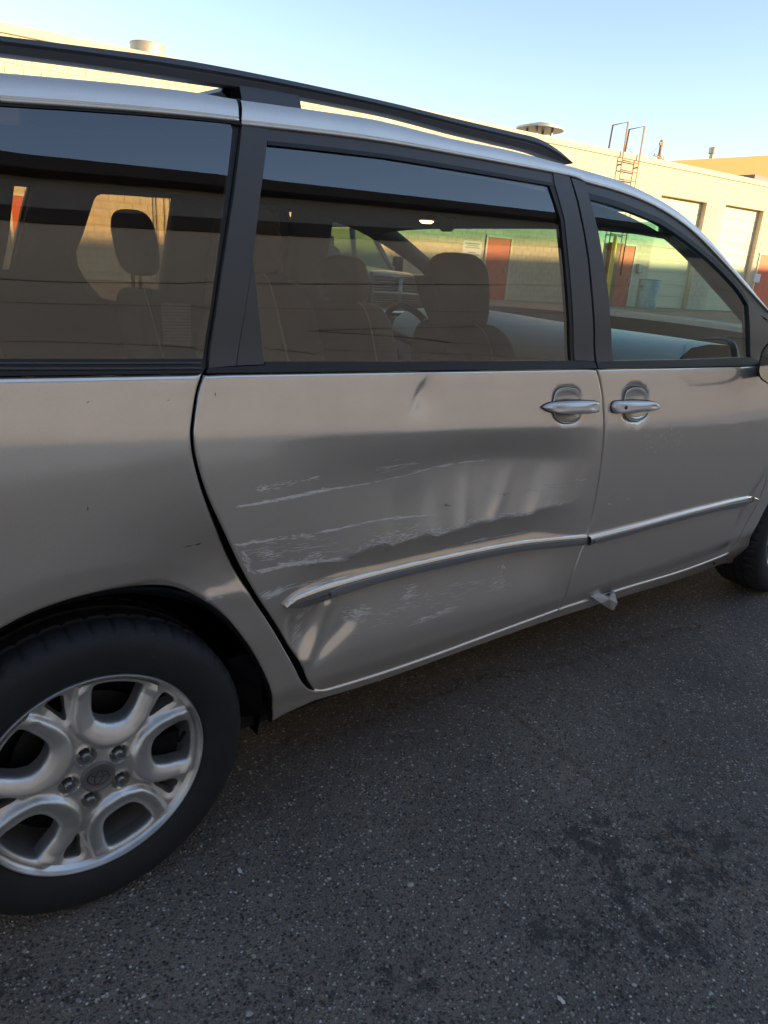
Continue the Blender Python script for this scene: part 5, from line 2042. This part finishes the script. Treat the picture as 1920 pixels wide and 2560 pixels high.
# ladder with two hooped stiles
for (pa, pb, pc) in (((1563, 306), (1553, 445), (1539, 380)), ((1604, 317), (1582, 455), (1578, 390))):
    t_ = BW(*pa)
    b_ = BW(*pb)
    back = BW(*pc, 0.55)
    zt2 = t_[1]
    mb = MB()
    mb.tube([(t_[0], -0.15, -0.0 + 1.2), (t_[0], -0.15, zt2), (t_[0] - 0.05, 0.55, zt2 - 0.04), (t_[0] - 0.05, 0.60, z_hi + 0.02)], 0.035, 6)
    mb.build('ladder_stile', RUSTY, ware)
la, lb = BW(1563, 306)[0], BW(1604, 317)[0]
for k in range(14):
    mb = MB()
    zr = z_hi - 0.1 - 0.33 * k
    mb.tube([(la, -0.15, zr), (lb, -0.15, zr)], 0.022, 6)
    mb.build('ladder_rung', RUSTY, ware)
for zr in (z_hi - 0.25, z_hi - 2.2):
    for s_ in (la, lb):
        mb = MB()
        mb.tube([(s_, -0.15, zr), (s_, 0.0, zr)], 0.03, 6)
        mb.build('ladder_bracket', RUSTY, ware)

# barrel in front of the warehouse
c = BW(1612, 772, -1.2)
bp_ = np.array((WO[0], WO[1])) + WT * c[0] + WN * 1.2
TEAL = simple('grey_green_barrel', (0.34, 0.42, 0.42), 0.5, vary=0.2, vscale=4)
bar = thing('trash_barrel', 'pale grey barrel against the warehouse wall, seen through the front window', 'barrel', (bp_[0], bp_[1], BASE - 0.03))
mb = MB()
mb.lathe([(0.0, 0.0), (0.40, 0.0), (0.42, 0.03), (0.41, 0.35), (0.43, 0.37), (0.41, 0.39), (0.41, 0.75), (0.43, 0.77), (0.41, 0.79), (0.42, 1.12), (0.45, 1.15), (0.42, 1.17), (0.38, 1.15), (0.38, 0.1)], 32)
mb.build('drum', TEAL, bar, angle=40)
mb = MB()
mb.tube([(-0.43, 0, 0.95), (-0.5, 0, 0.93), (-0.5, 0, 0.83), (-0.43, 0, 0.81)], 0.02, 6)
mb.build('drum_handle', GALV, bar)
# yellow guard post
c = BW(1516, 742, -0.8)
bp_ = np.array((WO[0], WO[1])) + WT * c[0] + WN * 0.8
YEL = simple('yellow_paint', (0.65, 0.42, 0.05), 0.6, vary=0.15)
mb = MB()
mb.lathe([(0.0, 0.0), (0.09, 0.0), (0.09, 2.6), (0.07, 2.66), (0.0, 2.68)], 20, 'Z', (bp_[0], bp_[1], BASE - 0.05))
tag(mb.build('guard_post', YEL, None, angle=40), 'tall yellow post against the warehouse beside the brown cabinet', 'post')

# ------------------------------------------------------------------ far annex, utility pole
OCH = simple('ochre_stucco', (0.36, 0.19, 0.075), 0.9, vary=0.08)
GREYR = simple('grey_roof', (0.20, 0.20, 0.21), 0.8)
pL, pR = aty(1655, 403, 62.0), aty(1925, 388, 62.0)
an = thing('annex_building', 'ochre building beyond the warehouse at the right edge', 'building', (pL[0], 62.0, 0.0))
wd = pR[0] - pL[0] + 30
zl_, zr_ = pL[2], pR[2]
zz2 = zl_ + (zr_ - zl_) * wd / (pR[0] - pL[0])
mb = MB()
mb.add([(0, 0, 0), (wd, 0, 0), (wd, 0, zz2), (0, 0, zl_), (0, 12, 0), (wd, 12, 0), (wd, 12, zz2), (0, 12, zl_)], [(0, 1, 2, 3), (1, 5, 6, 2), (5, 4, 7, 6), (4, 0, 3, 7), (3, 2, 6, 7)])
mb.build('wall', OCH, an, smooth=False)
zb4 = aty(1860, 440, 61.0)
mb = MB()
mb.box((wd / 2 + 9.0, -2.0, zb4[2] - 1.5), (wd - 18, 3.9, 2.6), 0.05)
mb.build('lean_to_roof', GREYR, an, smooth=False)
cb, ct = aty(1783, 396, 62.5), aty(1783, 366, 62.5)
mb = MB()
rr_ = 0.55
xk = cb[0] - pL[0]
mb.lathe([(0.35, cb[2] - 1), (0.35, ct[2] - 0.9), (rr_, ct[2] - 0.85), (rr_ * 1.05, ct[2] - 0.1), (0.3, ct[2]), (0.0, ct[2])], 20, 'Z', (xk, 0.8, 0))
mb.build('flue', GALV, an, angle=40)
WOODP = simple('weathered_pole', (0.30, 0.20, 0.13), 0.9, vary=0.2)
pt_, pb_ = aty(1655, 350, 95.0), aty(1655, 410, 95.0)
pole = thing('utility_pole', 'distant wooden utility pole with crossarms behind the warehouse roof', 'utility pole', (pt_[0], 95.0, 0.0))
mb = MB()
mb.tube([(0, 0, 0), (0, 0, pt_[2])], [0.40, 0.30], 10)
mb.build('pole_shaft', WOODP, pole)
for dz, ln, aa in ((0.9, 2.6, 0.3), (3.2, 5.4, 0.2)):
    mb = MB()
    mb.box((0, 0, pt_[2] - dz), (ln, 0.22, 0.26), 0.02, rz=aa)
    arm = mb.build('crossarm', WOODP, pole, smooth=False)
    for s_ in (-0.45, -0.2, 0.2, 0.45):
        mb = MB()
        mb.lathe([(0.0, 0.0), (0.10, 0.0), (0.13, 0.18), (0.06, 0.36), (0.0, 0.38)], 10, 'Z', (ln * s_ * math.cos(aa), ln * s_ * math.sin(aa), pt_[2] - dz + 0.13))
        mb.build('insulator', GALV, arm)
mb = MB()
for k, (x1, y1, z1) in enumerate(((-30, -14, -6), (-26, -20, -9), (-34, -4, -5))):
    p0 = Vector((0.3 * k - 0.3, 0, pt_[2] - 0.8 - 0.8 * k))
    p1 = p0 + Vector((x1, y1, z1))
    mb.tube([p0 + (p1 - p0) * t - Vector((0, 0, 2.0 * math.sin(math.pi * t))) for t in np.linspace(0, 1, 12)], 0.03, 5)
mb.build('overhead_wire', SEAL, pole)

# ------------------------------------------------------------------ pickup parked behind the van, nose towards it
fx_, fy_ = 6.55, 7.35
td = np.array((-0.02, -1.0))
td /= np.linalg.norm(td)
TR = math.atan2(td[1], td[0])           # local +x is the truck's forward direction
gz0 = float(gz(fx_, fy_ + 2.0))
truck = thing('pickup_truck', 'grey pickup truck with barred grille seen through the van side windows', 'pickup truck', (fx_ - 2.9 * td[0], fy_ - 2.9 * td[1], gz0), TR)
TP = simple('grey_blue_truck_paint', (0.13, 0.17, 0.20), 0.22, 0.6, coat=0.6)
TGL = glass('truck_glass', (0.45, 0.62, 0.45), 0.10)
FX = 2.9                                   # front end in local x
def loft(rows, name, m_, parent, angle=40, closed_v=False):
    mb = MB()
    mb.grid(rows, closed_v=closed_v)
    return mb.build(name, m_, parent, angle=angle)
# bonnet: crowned, front edge rolled down
rows = []
for i in range(11):
    t = i / 10
    x = FX - 1.35 + 1.33 * t
    row = []
    for k in range(17):
        s = 2 * k / 16 - 1
        hw = 0.86 - 0.05 * t
        z = 1.16 - 0.06 * t + 0.05 * (1 - s * s) - 0.09 * max(0, t - 0.85) / 0.15 * 0.9 - 0.05 * abs(s) ** 6 + (0.035 if abs(s) < 0.55 else 0.0) * (1 - t * 0.3)
        row.append((x, s * hw, z))
    rows.append(row)
loft(rows, 'bonnet', TP, truck, 60)
# front wings and body sides
for s in (-1, 1):
    rows = []
    for x in np.linspace(-2.6, FX - 0.05, 34):
        t = max(0, (x - 1.5) / (FX - 1.55))
        hw = 0.98 - 0.10 * t ** 2
        top = 1.14 - 0.05 * t if x > 1.5 else 1.18
        row = []
        for j in range(9):
            v = j / 8
            z = 0.50 + (top - 0.50) * v
            zc2 = 0.36
            for xw in (FX - 0.95, FX - 4.5):
                r_ = abs(x - xw)
                if r_ < 0.48:
                    z = max(z, zc2 + math.sqrt(0.48 ** 2 - r_ ** 2) + 0.0) if v < 0.99 else z
            row.append((x, s * (hw - 0.05 * (1 - v) ** 2 - (0.10 if v > 0.99 else 0.0)), z))
        rows.append(row)
    loft(rows, 'body_side', TP, truck, 50)
# cab
def ring_at(z):
    t = (z - 1.15) / 0.72
    hw = 0.94 - 0.17 * t
    xf = FX - 1.38 - 0.62 * t
    xb_ = FX - 3.35 + 0.18 * t
    return hw, xf, xb_
hw0, xf0, xb0 = ring_at(1.15)
hw1, xf1, xb1 = ring_at(1.87)
mb = MB()
rows = []
for k in range(13):
    s = 2 * k / 12 - 1
    rows.append([(xf1 + 0.10 * (1 - s * s) - 1.25 * j / 6, s * hw1, 1.87 + 0.035 * (1 - s * s)) for j in range(7)])
mb.grid(rows)
mb.build('cab_roof', TP, truck)
rows = []
for k in range(13):
    s = 2 * k / 12 - 1
    rows.append([(xf0 + (xf1 - xf0) * j / 6 + 0.12 * (1 - s * s), s * (hw0 + (hw1 - hw0) * j / 6), 1.15 + 0.71 * j / 6) for j in range(7)])
loft(rows, 'windscreen', TGL, truck)
for s in (-1, 1):
    mb = MB()
    mb.tube([(xf0, s * hw0, 1.13), ((xf0 + xf1) / 2, s * (hw0 + hw1) / 2, 1.51), (xf1, s * hw1, 1.87)], 0.045, 8)
    mb.build('windscreen_pillar', TP, truck)
    for xa in (FX - 2.55, xb0):
        mb = MB()
        mb.tube([(xa, s * hw0, 1.13), (xa + 0.05, s * hw1, 1.87)], 0.05, 8)
        mb.build('cab_pillar', TP, truck)
    mb = MB()
    mb.add([(xf0, s * (hw0 - 0.02), 1.16), (xb0, s * (hw0 - 0.02), 1.16), (xb1, s * (hw1 - 0.02), 1.85), (xf1, s * (hw1 - 0.02), 1.85)], [(0, 1, 2, 3)])
    mb.build('side_window', TGL, truck)
    # door mirror
    mb = MB()
    mb.box((FX - 1.62, s * 1.17, 1.30), (0.10, 0.20, 0.26), 0.04)
    mb.tube([(FX - 1.60, s * 0.95, 1.22), (FX - 1.60, s * 1.10, 1.25)], 0.025, 8)
    mb.build('door_mirror', STRAP, truck)
mb = MB()
mb.add([(xb0, -hw0, 1.15), (xb0, hw0, 1.15), (xb1, hw1, 1.87), (xb1, -hw1, 1.87)], [(0, 1, 2, 3)])
mb.build('rear_window', TGL, truck)
# seats, dashboard and steering wheel inside the cab
mb = MB()
mb.box((FX - 1.75, 0, 1.08), (0.5, 1.7, 0.12), 0.05)
mb.build('dashboard', STRAP, truck)
for s in (-0.45, 0.45):
    mb = MB()
    mb.grid(sup((FX - 2.7, s, 1.15), (0.10, 0.26, 0.40), 0.5, lean=0.2), closed_v=True)
    mb.grid(sup((FX - 2.80, s, 1.62), (0.06, 0.14, 0.10), 0.6), closed_v=True)
    mb.build('seat', FABRIC_D, truck)
mb = MB()
cst = Vector((FX - 2.08, 0.45, 1.24))
mb.tube([cst + Vector((-0.06 * math.sin(k * math.pi / 12), 0.19 * math.cos(k * math.pi / 12), 0.17 * math.sin(k * math.pi / 12))) for k in range(25)], 0.018, 6, caps=False)
mb.build('steering_wheel', STRAP, truck)
# front: grille with cross bar and slats, headlights, bumper
GZ0, GZ1, GW = 0.66, 1.10, 0.50
mb = MB()
mb.box((FX - 0.05, 0, (GZ0 + GZ1) / 2), (0.04, 2 * GW, GZ1 - GZ0))
gr = mb.build('grille', DARK, truck, smooth=False)
FRAMEM = simple('grille_frame_grey', (0.24, 0.27, 0.28), 0.25, 0.8)
def bar(a, b_, r_):
    mb = MB()
    mb.tube([a, b_], r_, 8)
    mb.build('grille_bar', FRAMEM, gr)
zc3 = (GZ0 + GZ1) / 2
bar((FX, -GW, zc3), (FX, GW, zc3), 0.036)
bar((FX + 0.01, 0, GZ0), (FX + 0.01, 0, GZ1), 0.045)
for k in range(5):
    for s in (-1, 1):
        z = zc3 + s * (0.055 + 0.034 * k)
        mb = MB()
        mb.box((FX - 0.02, 0, z), (0.02, 2 * GW - 0.04, 0.010))
        mb.build('grille_slat', FRAMEM, gr, smooth=False)
pts = [(FX + 0.0, -GW - 0.02, GZ1 + 0.02), (FX + 0.0, GW + 0.02, GZ1 + 0.02), (FX - 0.01, GW - 0.02, GZ0 - 0.02), (FX - 0.01, -GW + 0.02, GZ0 - 0.02), (FX + 0.0, -GW - 0.02, GZ1 + 0.02)]
mb = MB()
mb.tube(pts, 0.045, 8, caps=False)
mb.build('grille_surround', TP, truck)
LAMP = simple('headlight_lens', (0.62, 0.66, 0.68), 0.12, 0.5, coat=1.0)
for s in (-1, 1):
    mb = MB()
    mb.grid(sup((FX - 0.10, s * 0.70, 0.93), (0.12, 0.17, 0.14), 0.5), closed_v=True)
    mb.build('headlight', LAMP, truck)
    mb = MB()
    mb.box((FX - 0.10, s * 0.69, 0.70), (0.16, 0.36, 0.16), 0.03)
    mb.build('wing_front', TP, truck)
rows = []
for k in range(17):
    s = 2 * k / 16 - 1
    bx_ = FX + 0.12 - 0.16 * s * s
    rows.append([(bx_ - 0.12, s * 0.97, 0.66), (bx_, s * 0.97, 0.64), (bx_ + 0.03, s * 0.97, 0.55), (bx_, s * 0.97, 0.47), (bx_ - 0.04, s * 0.97, 0.36), (bx_ - 0.15, s * 0.95, 0.32)])
loft(rows, 'bumper', simple('bumper_chrome', (0.55, 0.58, 0.60), 0.18, 0.95), truck, 50)
mb = MB()
mb.box((-0.1, 0, 0.62), (5.2, 1.5, 0.25))
mb.build('chassis', DARK, truck, smooth=False)
mb = MB()
mb.box((-1.75, 0, 0.98), (1.75, 1.80, 0.5), 0.03)
mb.build('cargo_bed', TP, truck)
def truck_wheel(x, s):
    mb = MB()
    mb.lathe([(0.20, 0.0), (0.24, -0.02), (0.33, -0.02), (0.375, 0.02), (0.38, 0.08), (0.38, 0.18), (0.36, 0.24), (0.20, 0.25)], 40, 'Y', (0, -0.12, 0))
    o_ = mb.build('wheel', RUBBER, truck, angle=40)
    o_.matrix_basis = Matrix.Translation((x, s * 0.84, 0.38)) @ Matrix.Rotation(0 if s < 0 else math.pi, 4, 'Z')
    mb = MB()
    mb.lathe([(0.0, -0.02), (0.06, -0.02), (0.10, 0.0), (0.19, -0.01), (0.205, -0.02), (0.21, 0.0)], 32, 'Y', (0, -0.12, 0))
    mb.build('rim', ALLOY, o_, angle=40)
for x in (FX - 0.95, FX - 4.5):
    for s in (-1, 1):
        truck_wheel(x, s)
